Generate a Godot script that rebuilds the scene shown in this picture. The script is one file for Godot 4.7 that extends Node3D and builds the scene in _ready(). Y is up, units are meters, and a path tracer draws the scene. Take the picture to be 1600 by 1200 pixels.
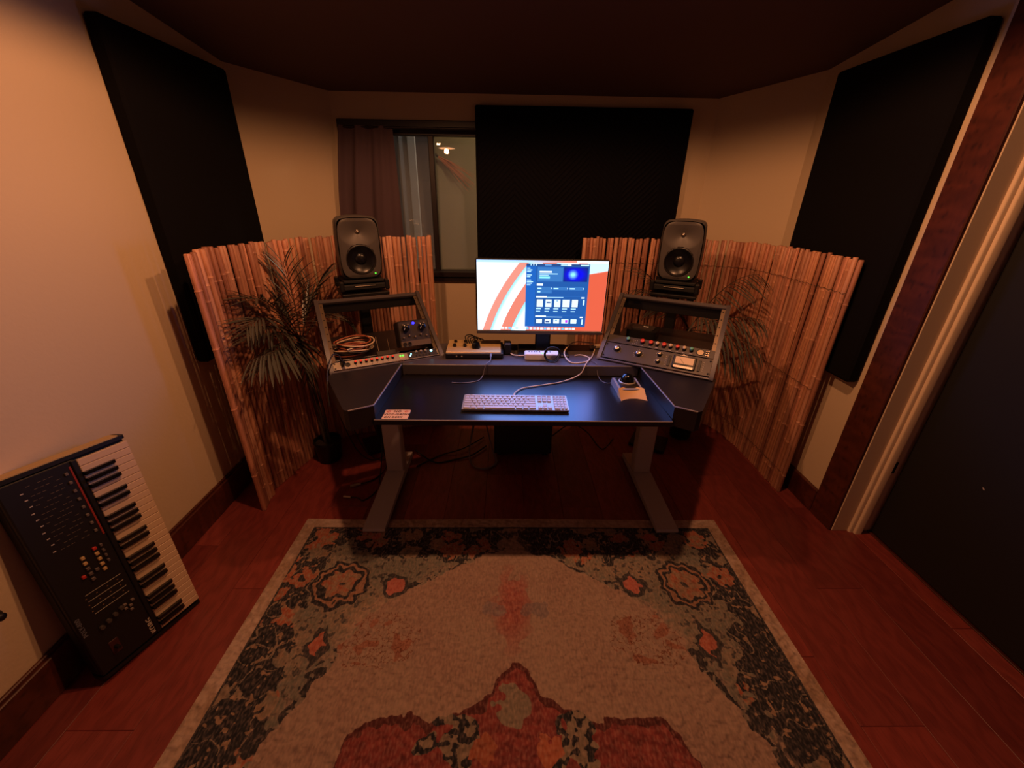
extends Node3D

# ---------------------------------------------------------------- mesh builder
class MB:
	var v := PackedVector3Array()
	var n := PackedVector3Array()
	var uv := PackedVector2Array()
	func tri(a: Vector3, b: Vector3, c: Vector3, na: Vector3, nb: Vector3, nc: Vector3, ua := Vector2.ZERO, ub := Vector2.ZERO, uc := Vector2.ZERO) -> void:
		if (b - a).cross(c - a).dot(na + nb + nc) > 0.0:
			v.append(a); v.append(c); v.append(b)
			n.append(na); n.append(nc); n.append(nb)
			uv.append(ua); uv.append(uc); uv.append(ub)
		else:
			v.append(a); v.append(b); v.append(c)
			n.append(na); n.append(nb); n.append(nc)
			uv.append(ua); uv.append(ub); uv.append(uc)
	func quad(a: Vector3, b: Vector3, c: Vector3, d: Vector3, nn: Vector3, ua := Vector2(0, 0), ub := Vector2(1, 0), uc := Vector2(1, 1), ud := Vector2(0, 1)) -> void:
		tri(a, b, c, nn, nn, nn, ua, ub, uc)
		tri(a, c, d, nn, nn, nn, ua, uc, ud)
	func cbox(xf: Transform3D, s: Vector3, b := 0.002) -> void:
		var h := s * 0.5
		b = minf(b, minf(h.x, minf(h.y, h.z)) * 0.95)
		var P := func(k: int, sg: Vector3) -> Vector3:
			var p := Vector3(sg.x * (h.x - b), sg.y * (h.y - b), sg.z * (h.z - b))
			p[k] = sg[k] * h[k]
			return p
		for k in 3:
			var l := (k + 1) % 3
			var m := (k + 2) % 3
			for s1 in [-1.0, 1.0]:
				var c: Array[Vector3] = []
				var t: Array[Vector2] = []
				for q in [[-1, -1], [1, -1], [1, 1], [-1, 1]]:
					var sg := Vector3.ZERO
					sg[k] = s1; sg[l] = q[0]; sg[m] = q[1]
					var p: Vector3 = P.call(k, sg)
					c.append(xf * p)
					t.append(Vector2(p[l], p[m]) + Vector2(h[l], h[m]))
				var nn := Vector3.ZERO
				nn[k] = s1
				quad(c[0], c[1], c[2], c[3], (xf.basis * nn).normalized(), t[0], t[1], t[2], t[3])
				if b <= 0.0:
					continue
				for s2 in [-1.0, 1.0]:
					var g0 := Vector3.ZERO
					g0[k] = s1; g0[l] = s2; g0[m] = -1.0
					var g1 := g0
					g1[m] = 1.0
					var en := Vector3.ZERO
					en[k] = s1; en[l] = s2
					quad(xf * P.call(k, g0), xf * P.call(k, g1), xf * P.call(l, g1), xf * P.call(l, g0), (xf.basis * en).normalized())
		if b > 0.0:
			for sx in [-1.0, 1.0]:
				for sy in [-1.0, 1.0]:
					for sz in [-1.0, 1.0]:
						var g := Vector3(sx, sy, sz)
						var nn := (xf.basis * g).normalized()
						tri(xf * P.call(0, g), xf * P.call(1, g), xf * P.call(2, g), nn, nn, nn)
	func box(c: Vector3, s: Vector3, b := 0.002) -> void:
		cbox(Transform3D(Basis(), c), s, b)
	func lathe(xf: Transform3D, prof: Array, seg := 20, soft := true) -> void:
		# prof: Vector2(radius, height) bottom to top, outside
		var sn: Array[Vector2] = []
		for i in prof.size() - 1:
			var d: Vector2 = prof[i + 1] - prof[i]
			sn.append(Vector2(d.y, -d.x).normalized())
		for i in prof.size() - 1:
			var n0 := sn[i]
			var n1 := sn[i]
			if soft:
				if i > 0 and sn[i - 1].dot(sn[i]) > 0.6: n0 = (sn[i] + sn[i - 1]).normalized()
				if i < sn.size() - 1 and sn[i + 1].dot(sn[i]) > 0.6: n1 = (sn[i] + sn[i + 1]).normalized()
			for j in seg:
				var a0 := TAU * j / seg
				var a1 := TAU * (j + 1) / seg
				var d0 := Vector3(cos(a0), 0, sin(a0))
				var d1 := Vector3(cos(a1), 0, sin(a1))
				var p: Vector2 = prof[i]
				var q: Vector2 = prof[i + 1]
				var A := xf * (d0 * p.x + Vector3.UP * p.y)
				var B := xf * (d1 * p.x + Vector3.UP * p.y)
				var C := xf * (d1 * q.x + Vector3.UP * q.y)
				var D := xf * (d0 * q.x + Vector3.UP * q.y)
				var nA := (xf.basis * (d0 * n0.x + Vector3.UP * n0.y)).normalized()
				var nB := (xf.basis * (d1 * n0.x + Vector3.UP * n0.y)).normalized()
				var nC := (xf.basis * (d1 * n1.x + Vector3.UP * n1.y)).normalized()
				var nD := (xf.basis * (d0 * n1.x + Vector3.UP * n1.y)).normalized()
				var u0 := float(j) / seg
				var u1 := float(j + 1) / seg
				if p.x > 1e-6: tri(A, B, C, nA, nB, nC, Vector2(u0, p.y), Vector2(u1, p.y), Vector2(u1, q.y))
				if q.x > 1e-6: tri(A, C, D, nA, nC, nD, Vector2(u0, p.y), Vector2(u1, q.y), Vector2(u0, q.y))
	func tube(pts: Array, r: float, seg := 6, r1 := -1.0) -> void:
		if r1 < 0.0: r1 = r
		var up := Vector3.UP
		var rings: Array = []
		var norms: Array = []
		for i in pts.size():
			var t: Vector3 = (pts[mini(i + 1, pts.size() - 1)] - pts[maxi(i - 1, 0)]).normalized()
			if absf(t.dot(up)) > 0.98: up = Vector3.RIGHT if absf(t.x) < 0.9 else Vector3.BACK
			var x := t.cross(up).normalized()
			up = x.cross(t).normalized()
			var ring := PackedVector3Array()
			var nr := PackedVector3Array()
			var rr := lerpf(r, r1, float(i) / maxf(pts.size() - 1, 1))
			for j in seg:
				var a := TAU * j / seg
				var d := x * cos(a) + up * sin(a)
				nr.append(d)
				ring.append(pts[i] + d * rr)
			rings.append(ring); norms.append(nr)
		for i in pts.size() - 1:
			for j in seg:
				var k := (j + 1) % seg
				tri(rings[i][j], rings[i][k], rings[i + 1][k], norms[i][j], norms[i][k], norms[i + 1][k])
				tri(rings[i][j], rings[i + 1][k], rings[i + 1][j], norms[i][j], norms[i + 1][k], norms[i + 1][j])
		for e in [0, pts.size() - 1]:
			var t: Vector3 = (pts[0] - pts[1]).normalized() if e == 0 else (pts[e] - pts[e - 1]).normalized()
			for j in seg:
				tri(pts[e], rings[e][j], rings[e][(j + 1) % seg], t, t, t)
	func prism(xf: Transform3D, poly: PackedVector2Array, z0: float, z1: float, soft := false) -> void:
		var ids := Geometry2D.triangulate_polygon(poly)
		for i in range(0, ids.size(), 3):
			for e in [[z0, -1.0], [z1, 1.0]]:
				var nn: Vector3 = (xf.basis * Vector3(0, 0, e[1] * signf(z1 - z0))).normalized()
				var q: Array[Vector3] = []
				for k in 3:
					var p := poly[ids[i + k]]
					q.append(xf * Vector3(p.x, p.y, e[0]))
				tri(q[0], q[1], q[2], nn, nn, nn, poly[ids[i]], poly[ids[i + 1]], poly[ids[i + 2]])
		var ccw := 0.0
		for i in poly.size():
			var p := poly[i]
			var q := poly[(i + 1) % poly.size()]
			ccw += p.x * q.y - q.x * p.y
		var sn: Array[Vector3] = []
		for i in poly.size():
			var d := poly[(i + 1) % poly.size()] - poly[i]
			sn.append((xf.basis * (Vector3(d.y, -d.x, 0) * signf(ccw))).normalized())
		for i in poly.size():
			var p := poly[i]
			var q := poly[(i + 1) % poly.size()]
			var n0 := sn[i]
			var n1 := sn[i]
			if soft:
				var a := sn[(i - 1 + poly.size()) % poly.size()]
				var b := sn[(i + 1) % poly.size()]
				if a.dot(n0) > 0.6: n0 = (a + n0).normalized()
				if b.dot(n1) > 0.6: n1 = (b + n1).normalized()
			var A := xf * Vector3(p.x, p.y, z0)
			var B := xf * Vector3(q.x, q.y, z0)
			var C := xf * Vector3(q.x, q.y, z1)
			var D := xf * Vector3(p.x, p.y, z1)
			tri(A, B, C, n0, n1, n1, Vector2(0, 0), Vector2(1, 0), Vector2(1, 1))
			tri(A, C, D, n0, n1, n0, Vector2(0, 0), Vector2(1, 1), Vector2(0, 1))
	func grid(P: Callable, nu: int, nv: int) -> void:
		# smooth sheet: P(u, v) -> Vector3
		var e := 0.002
		var pts: Array = []
		for i in nu + 1:
			for j in nv + 1:
				var u := float(i) / nu
				var w := float(j) / nv
				var p: Vector3 = P.call(u, w)
				var du: Vector3 = P.call(minf(u + e, 1.0), w) - P.call(maxf(u - e, 0.0), w)
				var dv: Vector3 = P.call(u, minf(w + e, 1.0)) - P.call(u, maxf(w - e, 0.0))
				pts.append([p, du.cross(dv).normalized(), Vector2(u, w)])
		for i in nu:
			for j in nv:
				var a = pts[i * (nv + 1) + j]
				var b = pts[(i + 1) * (nv + 1) + j]
				var c = pts[(i + 1) * (nv + 1) + j + 1]
				var d = pts[i * (nv + 1) + j + 1]
				tri(a[0], b[0], c[0], a[1], b[1], c[1], a[2], b[2], c[2])
				tri(a[0], c[0], d[0], a[1], c[1], d[1], a[2], c[2], d[2])
	func mesh() -> ArrayMesh:
		var arr := []
		arr.resize(Mesh.ARRAY_MAX)
		arr[Mesh.ARRAY_VERTEX] = v
		arr[Mesh.ARRAY_NORMAL] = n
		arr[Mesh.ARRAY_TEX_UV] = uv
		var m := ArrayMesh.new()
		m.add_surface_from_arrays(Mesh.PRIMITIVE_TRIANGLES, arr)
		return m

# ---------------------------------------------------------------- helpers
var taken := {}
var rng := RandomNumberGenerator.new()
var M := {}
const CEIL_A := 2.3475   # ceiling height at z = 0; it slopes down towards the back wall
const CEIL_S := 0.115

func ceil_y(z: float) -> float:
	return CEIL_A + CEIL_S * z if z < 0.3 else CEIL_A + CEIL_S * 0.3

func numbered(s: String) -> String:
	if not taken.has(s):
		taken[s] = 0
		return s
	taken[s] += 1
	return "%s_%03d" % [s, taken[s]]

func srgb(r: int, g: int, b: int) -> Color:
	return Color(r / 255.0, g / 255.0, b / 255.0)

func mat(c: Color, rough := 0.6, metal := 0.0) -> StandardMaterial3D:
	var m := StandardMaterial3D.new()
	m.albedo_color = c
	m.roughness = rough
	m.metallic = metal
	return m

func glow(c: Color, e: float) -> StandardMaterial3D:
	var m := mat(Color(0.05, 0.05, 0.05), 0.5)
	m.emission_enabled = true
	m.emission = c
	m.emission_energy_multiplier = e
	return m

func thing(called: String, label: String, category: String, xf := Transform3D(), group := "") -> Node3D:
	var o := Node3D.new()
	o.name = numbered(called)
	add_child(o)
	o.transform = xf
	o.set_meta("label", label)
	o.set_meta("category", category)
	if group != "": o.set_meta("group", group)
	return o

func piece(called: String, mesh: Mesh, m: Material, parent: Node3D, xf := Transform3D(), label := "") -> MeshInstance3D:
	var o := MeshInstance3D.new()
	o.name = called
	o.mesh = mesh
	o.material_override = m
	o.transform = xf
	parent.add_child(o, true)
	if label != "": o.set_meta("label", label)
	return o

func lone(called: String, mesh: Mesh, m: Material, label: String, category: String, xf := Transform3D(), group := "") -> MeshInstance3D:
	var o := MeshInstance3D.new()
	o.name = numbered(called)
	o.mesh = mesh
	o.material_override = m
	o.transform = xf
	add_child(o)
	o.set_meta("label", label)
	o.set_meta("category", category)
	if group != "": o.set_meta("group", group)
	return o

func struct(called: String, mesh: Mesh, m: Material, label := "", category := "") -> MeshInstance3D:
	var o := MeshInstance3D.new()
	o.name = numbered(called)
	o.mesh = mesh
	o.material_override = m
	add_child(o)
	o.set_meta("kind", "structure")
	if label != "": o.set_meta("label", label)
	if category != "": o.set_meta("category", category)
	return o

func bx(c: Vector3, s: Vector3, b := 0.002) -> ArrayMesh:
	var m := MB.new()
	m.box(c, s, b)
	return m.mesh()

func smooth_path(p: Array, steps := 6) -> Array:
	var out := []
	for i in p.size() - 1:
		var p0: Vector3 = p[maxi(i - 1, 0)]
		var p1: Vector3 = p[i]
		var p2: Vector3 = p[i + 1]
		var p3: Vector3 = p[mini(i + 2, p.size() - 1)]
		for k in steps:
			out.append(p1.cubic_interpolate(p2, p0, p3, float(k) / steps))
	out.append(p[p.size() - 1])
	return out

func cable(pts: Array, r: float, seg := 6, steps := 7) -> ArrayMesh:
	var m := MB.new()
	m.tube(smooth_path(pts, steps), r, seg)
	return m.mesh()

func frame_xf(o: Vector3, x: Vector3, y: Vector3) -> Transform3D:
	x = x.normalized()
	var z := x.cross(y).normalized()
	return Transform3D(Basis(x, z.cross(x).normalized(), z), o)

func noise(seed_: int, freq: float, oct := 3, type := FastNoiseLite.TYPE_SIMPLEX_SMOOTH) -> FastNoiseLite:
	var f := FastNoiseLite.new()
	f.seed = seed_
	f.frequency = freq
	f.noise_type = type
	f.fractal_octaves = oct
	if oct == 1: f.fractal_type = FastNoiseLite.FRACTAL_NONE
	return f

func tex(img: Image) -> ImageTexture:
	return ImageTexture.create_from_image(img)

func noise_normal(seed_: int, freq: float, strength: float, size := 256) -> NoiseTexture2D:
	var t := NoiseTexture2D.new()
	t.width = size; t.height = size
	t.seamless = true
	t.as_normal_map = true
	t.bump_strength = strength
	t.noise = noise(seed_, freq, 3)
	return t

# ---------------------------------------------------------------- textures
func wood_image(w: int, h: int, a: Color, b: Color, c: Color, sd: int, stretch: float, rings: float) -> Image:
	# grain runs along y
	var img := Image.create(w, h, false, Image.FORMAT_RGB8)
	var n1 := noise(sd, 1.0, 3)
	var n2 := noise(sd + 1, 1.0, 2)
	for y in h:
		for x in w:
			var u := float(x) / w
			var t := float(y) / h
			var warp := n1.get_noise_2d(u * 1.6, t * stretch * 0.55)
			var r := sin((u + warp * 0.55) * rings * TAU) * 0.5 + 0.5
			var fine := n2.get_noise_2d(u * 60.0, t * stretch * 2.2) * 0.5 + 0.5
			var k := clampf(r * 0.55 + fine * 0.55 - 0.05, 0.0, 1.0)
			var col := a.lerp(b, k)
			if fine < 0.33: col = col.lerp(c, (0.33 - fine) * 2.4)
			img.set_pixel(x, y, col)
	return img

func lerp_table(t: Array, x: float) -> float:
	if x <= t[0].x: return t[0].y
	for i in t.size() - 1:
		if x <= t[i + 1].x:
			return lerpf(t[i].y, t[i + 1].y, (x - t[i].x) / (t[i + 1].x - t[i].x))
	return t[t.size() - 1].y

func rug_image(w: int, h: int) -> Image:
	# covers 2.02 m across and the 1.5 m from the back edge to the middle of the rug
	var img := Image.create(w, h, false, Image.FORMAT_RGB8)
	var na := noise(11, 3.0, 3)
	var nb := noise(12, 11.0, 2)
	var nc := noise(13, 26.0, 2)
	var nd := noise(14, 60.0, 2)
	var ne := noise(15, 9.5, 1, FastNoiseLite.TYPE_CELLULAR)
	ne.cellular_return_type = FastNoiseLite.RETURN_CELL_VALUE
	var nf := noise(15, 9.5, 1, FastNoiseLite.TYPE_CELLULAR)
	nf.cellular_return_type = FastNoiseLite.RETURN_DISTANCE
	var navy := srgb(30, 32, 40)
	var navy2 := srgb(50, 50, 54)
	var teal := srgb(112, 112, 104)
	var cream := srgb(196, 174, 160)
	var beige := srgb(142, 118, 98)
	var orange := srgb(158, 90, 68)
	var pink := srgb(172, 96, 86)
	var field := srgb(162, 140, 126)
	var field2 := srgb(136, 112, 102)
	var red := srgb(136, 62, 60)
	var red2 := srgb(104, 46, 48)
	var fb := [Vector2(0.12, 0.0), Vector2(0.19, 0.04), Vector2(0.24, 0.17), Vector2(0.31, 0.27), Vector2(0.40, 0.43), Vector2(0.50, 0.55), Vector2(0.60, 0.61), Vector2(0.70, 0.635), Vector2(0.80, 0.68), Vector2(0.92, 0.745), Vector2(1.06, 0.79), Vector2(1.5, 0.80)]
	var mb := [Vector2(0.0, 0.685), Vector2(0.05, 0.73), Vector2(0.09, 0.79), Vector2(0.15, 0.82), Vector2(0.225, 0.84), Vector2(0.26, 0.865), Vector2(0.30, 0.845), Vector2(0.45, 0.85), Vector2(0.50, 0.90), Vector2(0.53, 1.02), Vector2(0.56, 1.3)]
	for j in h:
		var w0 := 1.5 * (j + 0.5) / h
		for i in w:
			var x0 := 2.02 * ((i + 0.5) / w - 0.5)
			var a := na.get_noise_2d(x0, w0)
			var b := nb.get_noise_2d(x0, w0)
			var c := nc.get_noise_2d(x0, w0)
			var d := nd.get_noise_2d(x0 * 1.6, w0 * 0.7)
			var x := x0 + b * 0.018 + c * 0.007
			var wv := w0 + nb.get_noise_2d(x0 + 7.0, w0) * 0.018 + c * 0.007
			var u := absf(x)
			var col := field.lerp(field2, clampf(0.45 + a * 0.8 + c * 0.35, 0.0, 1.0))
			var ub := lerp_table(fb, wv)
			var edge := minf(1.01 - absf(x0), w0)          # distance from the nearest rug edge
			if edge < 0.062 + c * 0.003:
				col = cream.lerp(beige, clampf(0.35 + a + c * 0.4, 0.0, 1.0))
				if edge > 0.056: col = navy2
			elif u > ub:
				# border: dark outer band, greyish teal band next to the field
				var dark_w := minf(1.01 - u, wv)             # how deep into the border
				var reach := 0.225 + 0.04 * sin(wv * 9.0) + b * 0.06
				if wv < 0.30: reach = 0.24 + b * 0.06 - 0.1 * clampf((u - 0.62) / 0.1, 0.0, 1.0) * clampf((0.86 - u) / 0.1, 0.0, 1.0)
				if dark_w < reach:
					col = navy.lerp(navy2, clampf(0.3 + d * 0.9, 0.0, 1.0))
					var cell := ne.get_noise_2d(x * 1.0, wv * 1.15)
					var dist := nf.get_noise_2d(x * 1.0, wv * 1.15) + 1.0
					if cell > 0.25 and dist < 0.40 + c * 0.3: col = beige.lerp(teal, clampf(0.3 + b, 0.0, 1.0))
					elif cell < -0.45 and dist < 0.38 + c * 0.3: col = orange.lerp(beige, clampf(0.2 + d, 0.0, 1.0))
					if absf(nb.get_noise_2d(x0 * 0.6 + 3.0, w0 * 0.6)) < 0.03 and d > -0.3: col = beige.lerp(teal, 0.5)
					if c > 0.46: col = beige
				else:
					col = teal.lerp(beige, clampf(0.25 + a * 0.8 + c * 0.5, 0.0, 1.0))
					if c > 0.36: col = navy2.lerp(teal, 0.3)
				if u - ub < 0.028 + b * 0.04 and c > -0.12 and (wv > 0.64 or (wv > 0.2 and wv < 0.42)): col = navy.lerp(navy2, 0.5)
				elif u - ub < 0.06: col = col.lerp(field, clampf(1.0 - (u - ub) / 0.06 + c, 0.0, 1.0) * 0.6)
			else:
				# thin brown sprigs in the field beside the border
				var s1 := Vector2((u - 0.50) / 0.16, (wv - 0.60) / 0.10).length()
				if s1 < 1.0 and absf(c + d * 0.25) < 0.055: col = srgb(108, 60, 44)
				elif s1 < 0.9 and b > 0.28: col = orange.lerp(field2, 0.45)
				# red spray in the middle
				var s2 := Vector2(x / 0.075, (wv - 0.47) / 0.17).length()
				if s2 < 1.0 + b * 0.9: col = col.lerp(red.lerp(pink, clampf(0.4 + c, 0.0, 1.0)), clampf((1.25 - s2) * 0.95, 0.0, 0.8))
				var s3 := Vector2((u - 0.085) / 0.05, (wv - 0.485) / 0.03).length()
				if s3 < 1.0: col = col.lerp(srgb(112, 104, 112), 0.55)
				# medallion
				var m := wv - lerp_table(mb, u)
				if m > 0.0:
					col = red.lerp(red2, clampf(0.4 + c * 0.9 + a * 0.5, 0.0, 1.0))
					if m < 0.022: col = red2.darkened(0.25)
					if Vector2(x, (wv - 0.81) * 1.0).length() < 0.055 + b * 0.03: col = teal.lerp(beige, 0.4)
					var p := Vector2(u - 0.18, wv - 0.905).length()
					if p < 0.07 + b * 0.05: col = teal.lerp(beige, 0.5) if c < 0.05 else navy
					if Vector2(u - 0.10, wv - 0.93).length() < 0.035: col = orange
			# rosettes, small rose, lozenge
			var r := Vector2((u - 0.715) * 1.0, wv - 0.37)
			var rr := r.length() / (1.0 + 0.06 * sin(r.angle() * 9.0))
			if rr < 0.118:
				if rr > 0.112: col = teal.lerp(beige, 0.5)
				elif rr > 0.096: col = navy
				elif rr > 0.082: col = orange.lerp(beige, 0.7)
				elif rr > 0.066: col = navy
				elif rr > 0.012: col = beige.lerp(orange, clampf(0.25 + 0.25 * sin(r.angle() * 10.0) + c, 0.0, 1.0))
				else: col = navy2
			var r2 := Vector2((u - 0.49) * 0.85, wv - 0.375).length()
			if r2 < 0.052 + c * 0.012: col = pink if r2 < 0.034 else navy2
			var r3 := absf(u - 0.70) / 0.05 + absf(wv - 0.62) / 0.085
			if r3 < 1.0 + c * 0.2: col = pink.lerp(orange, 0.5) if r3 < 0.6 else navy2
			var r4 := Vector2(u - 0.885, wv - 0.34)
			if r4.length() < 0.05 + c * 0.03: col = orange.lerp(beige, clampf(0.3 + d, 0.0, 1.0)) if r4.length() > 0.014 else navy
			var r5 := Vector2(u - 0.86, wv - 0.13).length()
			if r5 < 0.045 + c * 0.03: col = beige.lerp(orange, clampf(0.3 + c * 2.0, 0.0, 1.0))
			var r6 := Vector2(u - 0.64, wv - 0.12).length()
			if r6 < 0.04 + c * 0.03: col = pink if r6 < 0.026 else beige
			var r7 := Vector2(u - 0.27, wv - 0.19).length()
			if r7 < 0.05 + c * 0.04 and u > ub: col = orange.lerp(beige, clampf(0.4 + d * 1.5, 0.0, 1.0))
			# pile: wear and weave
			col = col.lerp(field2, clampf(0.10 + d * 0.55, 0.0, 0.4))
			var k := 1.06 + d * 0.16 + a * 0.10
			img.set_pixel(i, j, Color(col.r * k, col.g * k, col.b * k))
	return img

func screen_image() -> Image:
	var w := 840
	var h := 472
	var img := Image.create(w, h, false, Image.FORMAT_RGB8)
	var white := Color(1, 1, 1)
	var og := srgb(232, 92, 62)
	var sal := srgb(240, 140, 118)
	var cyan := srgb(150, 225, 255)
	for j in h:
		for i in w:
			var p := Vector2(float(i) / h, float(j) / h)
			var r := p.distance_to(Vector2(2.917, 1.878))
			var c := white
			if r > 2.88 and r < 2.98: c = sal
			elif r > 2.83 and r <= 2.88: c = cyan.lerp(white, (2.88 - r) / 0.05)
			elif r > 2.60 and r < 2.74: c = sal.lerp(og, 0.3)
			elif r > 2.54 and r <= 2.60: c = cyan.lerp(white, (2.60 - r) / 0.06)
			elif r < 2.4: c = og
			if p.x > 1.5:
				var edge := 0.18 - 0.05 * (p.x - 1.5) / 0.27
				c = og if p.y > edge + 0.01 else (sal if p.y > edge else Color(0.85, 0.95, 1.0))
			if p.y < 0.03: c = Color(0.75, 0.85, 1.0).lerp(sal, clampf((p.x - 0.7) * 2.0, 0.0, 1.0)) if p.x < 1.35 else white
			img.set_pixel(i, j, c)
	var R := func(x0: float, y0: float, x1: float, y1: float, c: Color) -> void:
		img.fill_rect(Rect2i(int(x0 * w), int(y0 * h), maxi(1, int((x1 - x0) * w)), maxi(1, int((y1 - y0) * h))), c)
	var bg := srgb(34, 84, 150)
	var side := srgb(30, 92, 170)
	var card := srgb(58, 112, 172)
	var txt := srgb(205, 240, 255)
	R.call(0.378, 0.045, 0.862, 0.94, bg)
	R.call(0.378, 0.075, 0.452, 0.94, side)
	R.call(0.378, 0.045, 0.862, 0.075, srgb(40, 70, 120))
	for k in 3: R.call(0.41 + k * 0.02, 0.05, 0.418 + k * 0.02, 0.072, txt)
	R.call(0.52, 0.054, 0.57, 0.068, srgb(120, 170, 220))
	R.call(0.64, 0.052, 0.69, 0.07, txt)
	R.call(0.69, 0.05, 0.72, 0.072, white)
	R.call(0.79, 0.052, 0.855, 0.07, txt)
	R.call(0.465, 0.09, 0.66, 0.285, card)
	R.call(0.48, 0.14, 0.575, 0.165, white)
	R.call(0.48, 0.175, 0.62, 0.187, txt)
	R.call(0.48, 0.196, 0.55, 0.207, txt)
	R.call(0.48, 0.218, 0.56, 0.246, srgb(150, 235, 255))
	for j in range(int(0.085 * h), int(0.285 * h)):
		for i in range(int(0.665 * w), int(0.848 * w)):
			var p := Vector2((float(i) / w - 0.752) / 0.088, (float(j) / h - 0.185) / 0.10)
			var q := Vector2((float(i) / w - 0.735) / 0.035, (float(j) / h - 0.185) / 0.06)
			var c := srgb(20, 40, 110).lerp(srgb(10, 10, 250), clampf(1.35 - p.length(), 0.0, 1.0))
			c = c.lerp(srgb(150, 225, 255), clampf(1.3 - q.length(), 0.0, 1.0))
			img.set_pixel(i, j, c)
	for k in 11:
		if k == 3 or k == 6: continue
		R.call(0.384, 0.10 + k * 0.023, 0.41 + 0.025 * fmod(k * 0.618, 1.0), 0.114 + k * 0.023, txt)
	R.call(0.462, 0.315, 0.51, 0.345, white)
	for k in 3:
		R.call(0.462 + k * 0.125, 0.36, 0.58 + k * 0.125, 0.405, card)
		R.call(0.468 + k * 0.125, 0.373, 0.50 + k * 0.13, 0.39, txt)
		R.call(0.574 + k * 0.125, 0.37, 0.578 + k * 0.125, 0.392, white)
	R.call(0.462, 0.405, 0.58, 0.45, card)
	R.call(0.468, 0.42, 0.492, 0.437, txt)
	for row in 2:
		var y := 0.49 + row * 0.285
		R.call(0.46, y, 0.845, y - 0.022, srgb(60, 120, 190))
		R.call(0.46, y, 0.545, y + 0.022, white)
		R.call(0.545, y + 0.014, 0.675, y + 0.024, txt)
		for k in 5:
			var x := 0.463 + k * 0.069
			var hh := 0.12 if row == 0 else 0.075
			R.call(x, y + 0.045, x + 0.058, y + 0.045 + hh, srgb(28, 56, 110))
			R.call(x + (0.004 if k != 3 else 0.0), y + 0.05, x + (0.052 if k != 3 else 0.058), y + 0.04 + hh, srgb(235, 245, 250))
			if k == 1: R.call(x + 0.012, y + 0.08, x + 0.044, y + 0.10, srgb(60, 80, 130))
			if k == 2: R.call(x + 0.02, y + 0.06, x + 0.034, y + 0.075, srgb(80, 140, 180))
			if row == 1 and k == 3: R.call(x + 0.03, y + 0.06, x + 0.05, y + 0.10, srgb(200, 60, 220))
			if row == 0:
				R.call(x, y + 0.175, x + 0.04, y + 0.19, txt)
				R.call(x, y + 0.215, x + 0.035, y + 0.226, txt)
		R.call(0.815, y + 0.01, 0.84, y + 0.03, white)
		R.call(0.83, y + 0.05, 0.842, y + 0.13, srgb(215, 235, 250))
	for k in 21:
		var x := 0.19 + k * 0.0285
		R.call(x, 0.952, x + 0.022, 0.985, [white, srgb(235, 245, 255), srgb(120, 200, 255), white, srgb(200, 220, 250)][k % 5])
	for k in 10: R.call(0.83 + k * 0.012, 0.008, 0.838 + k * 0.012, 0.024, srgb(235, 240, 255))
	return img

func chevron_images() -> Array:
	# raised diagonal ribs in columns that alternate direction; returns [height]
	var s := 512
	var img := Image.create(s, s, false, Image.FORMAT_RGB8)
	for j in s:
		for i in s:
			var u := float(i) / s * 2.0
			var t := float(j) / s * 13.0
			var f := absf(fmod(u, 2.0) - 1.0)
			var ph := fmod(t + f * 6.5 + 16.0, 1.0)
			var hgt := clampf(1.0 - absf(ph - 0.5) * 3.2, 0.0, 1.0)
			hgt = pow(hgt, 0.7)
			img.set_pixel(i, j, Color(hgt, hgt, hgt))
	return [img]

func bamboo_image() -> Image:
	var w := 64
	var h := 512
	var img := Image.create(w, h, false, Image.FORMAT_RGB8)
	var n1 := noise(31, 1.0, 3)
	for y in h:
		for x in w:
			var u := float(x) / w
			var t := float(y) / h
			var st := n1.get_noise_2d(cos(u * TAU) * 3.0 + sin(u * TAU) * 2.0, t * 1.6) * 0.5 + 0.5
			var spot := n1.get_noise_2d(cos(u * TAU) * 1.4 + 9.0, sin(u * TAU) * 1.4 + t * 9.0) * 0.5 + 0.5
			var c := srgb(232, 194, 168).lerp(srgb(202, 154, 132), st)
			c = c.lerp(srgb(136, 84, 66), clampf((spot - 0.62) * 3.0, 0.0, 0.7))
			img.set_pixel(x, y, c)
	return img

func _ready() -> void:
	rng.seed = 7
	# ------------------------------------------------------------ camera, sky, lights, exposure
	var cam := Camera3D.new()
	cam.name = "camera"
	cam.fov = 86.773
	cam.near = 0.02
	cam.far = 60.0
	cam.transform = Transform3D(Basis(Vector3(0.9998315, 0.0142951, 0.0115178), Vector3(-0.0081815, 0.9086329, -0.4175157), Vector3(-0.0164339, 0.4173511, 0.9085967)), Vector3(0, 1.46, 0))
	add_child(cam)
	cam.current = true
	var we := WorldEnvironment.new()
	we.name = "world_environment"
	var env := Environment.new()
	env.background_mode = Environment.BG_COLOR
	env.background_color = Color(0.0, 0.0, 0.0)
	env.tonemap_mode = Environment.TONE_MAPPER_LINEAR
	env.tonemap_exposure = 1.0
	env.sdfgi_enabled = true
	env.ssao_enabled = true
	env.ssil_enabled = true
	we.environment = env
	add_child(we)
	make_materials()
	ceiling_lamp(Vector3(-0.46, 0, -1.32), "round warm downlight in the dark ceiling, above the left speaker side")
	ceiling_lamp(Vector3(0.62, 0, -1.32), "round warm downlight in the dark ceiling, above the right speaker side")
	room()
	next_room()
	desk()
	rug()
	panels()
	bamboo()
	speakers()
	monitor()
	palms()
	rack_gear()
	desk_items()
	synth()
	under_desk()

const LAMP_COLOR := Color(1.0, 0.675, 0.455)
const LAMP_ENERGY := 0.95
const LAMP_GLOW := 14.0
const SCREEN_GLOW := 1.5
const SCREEN_LIGHT := 0.52

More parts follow.
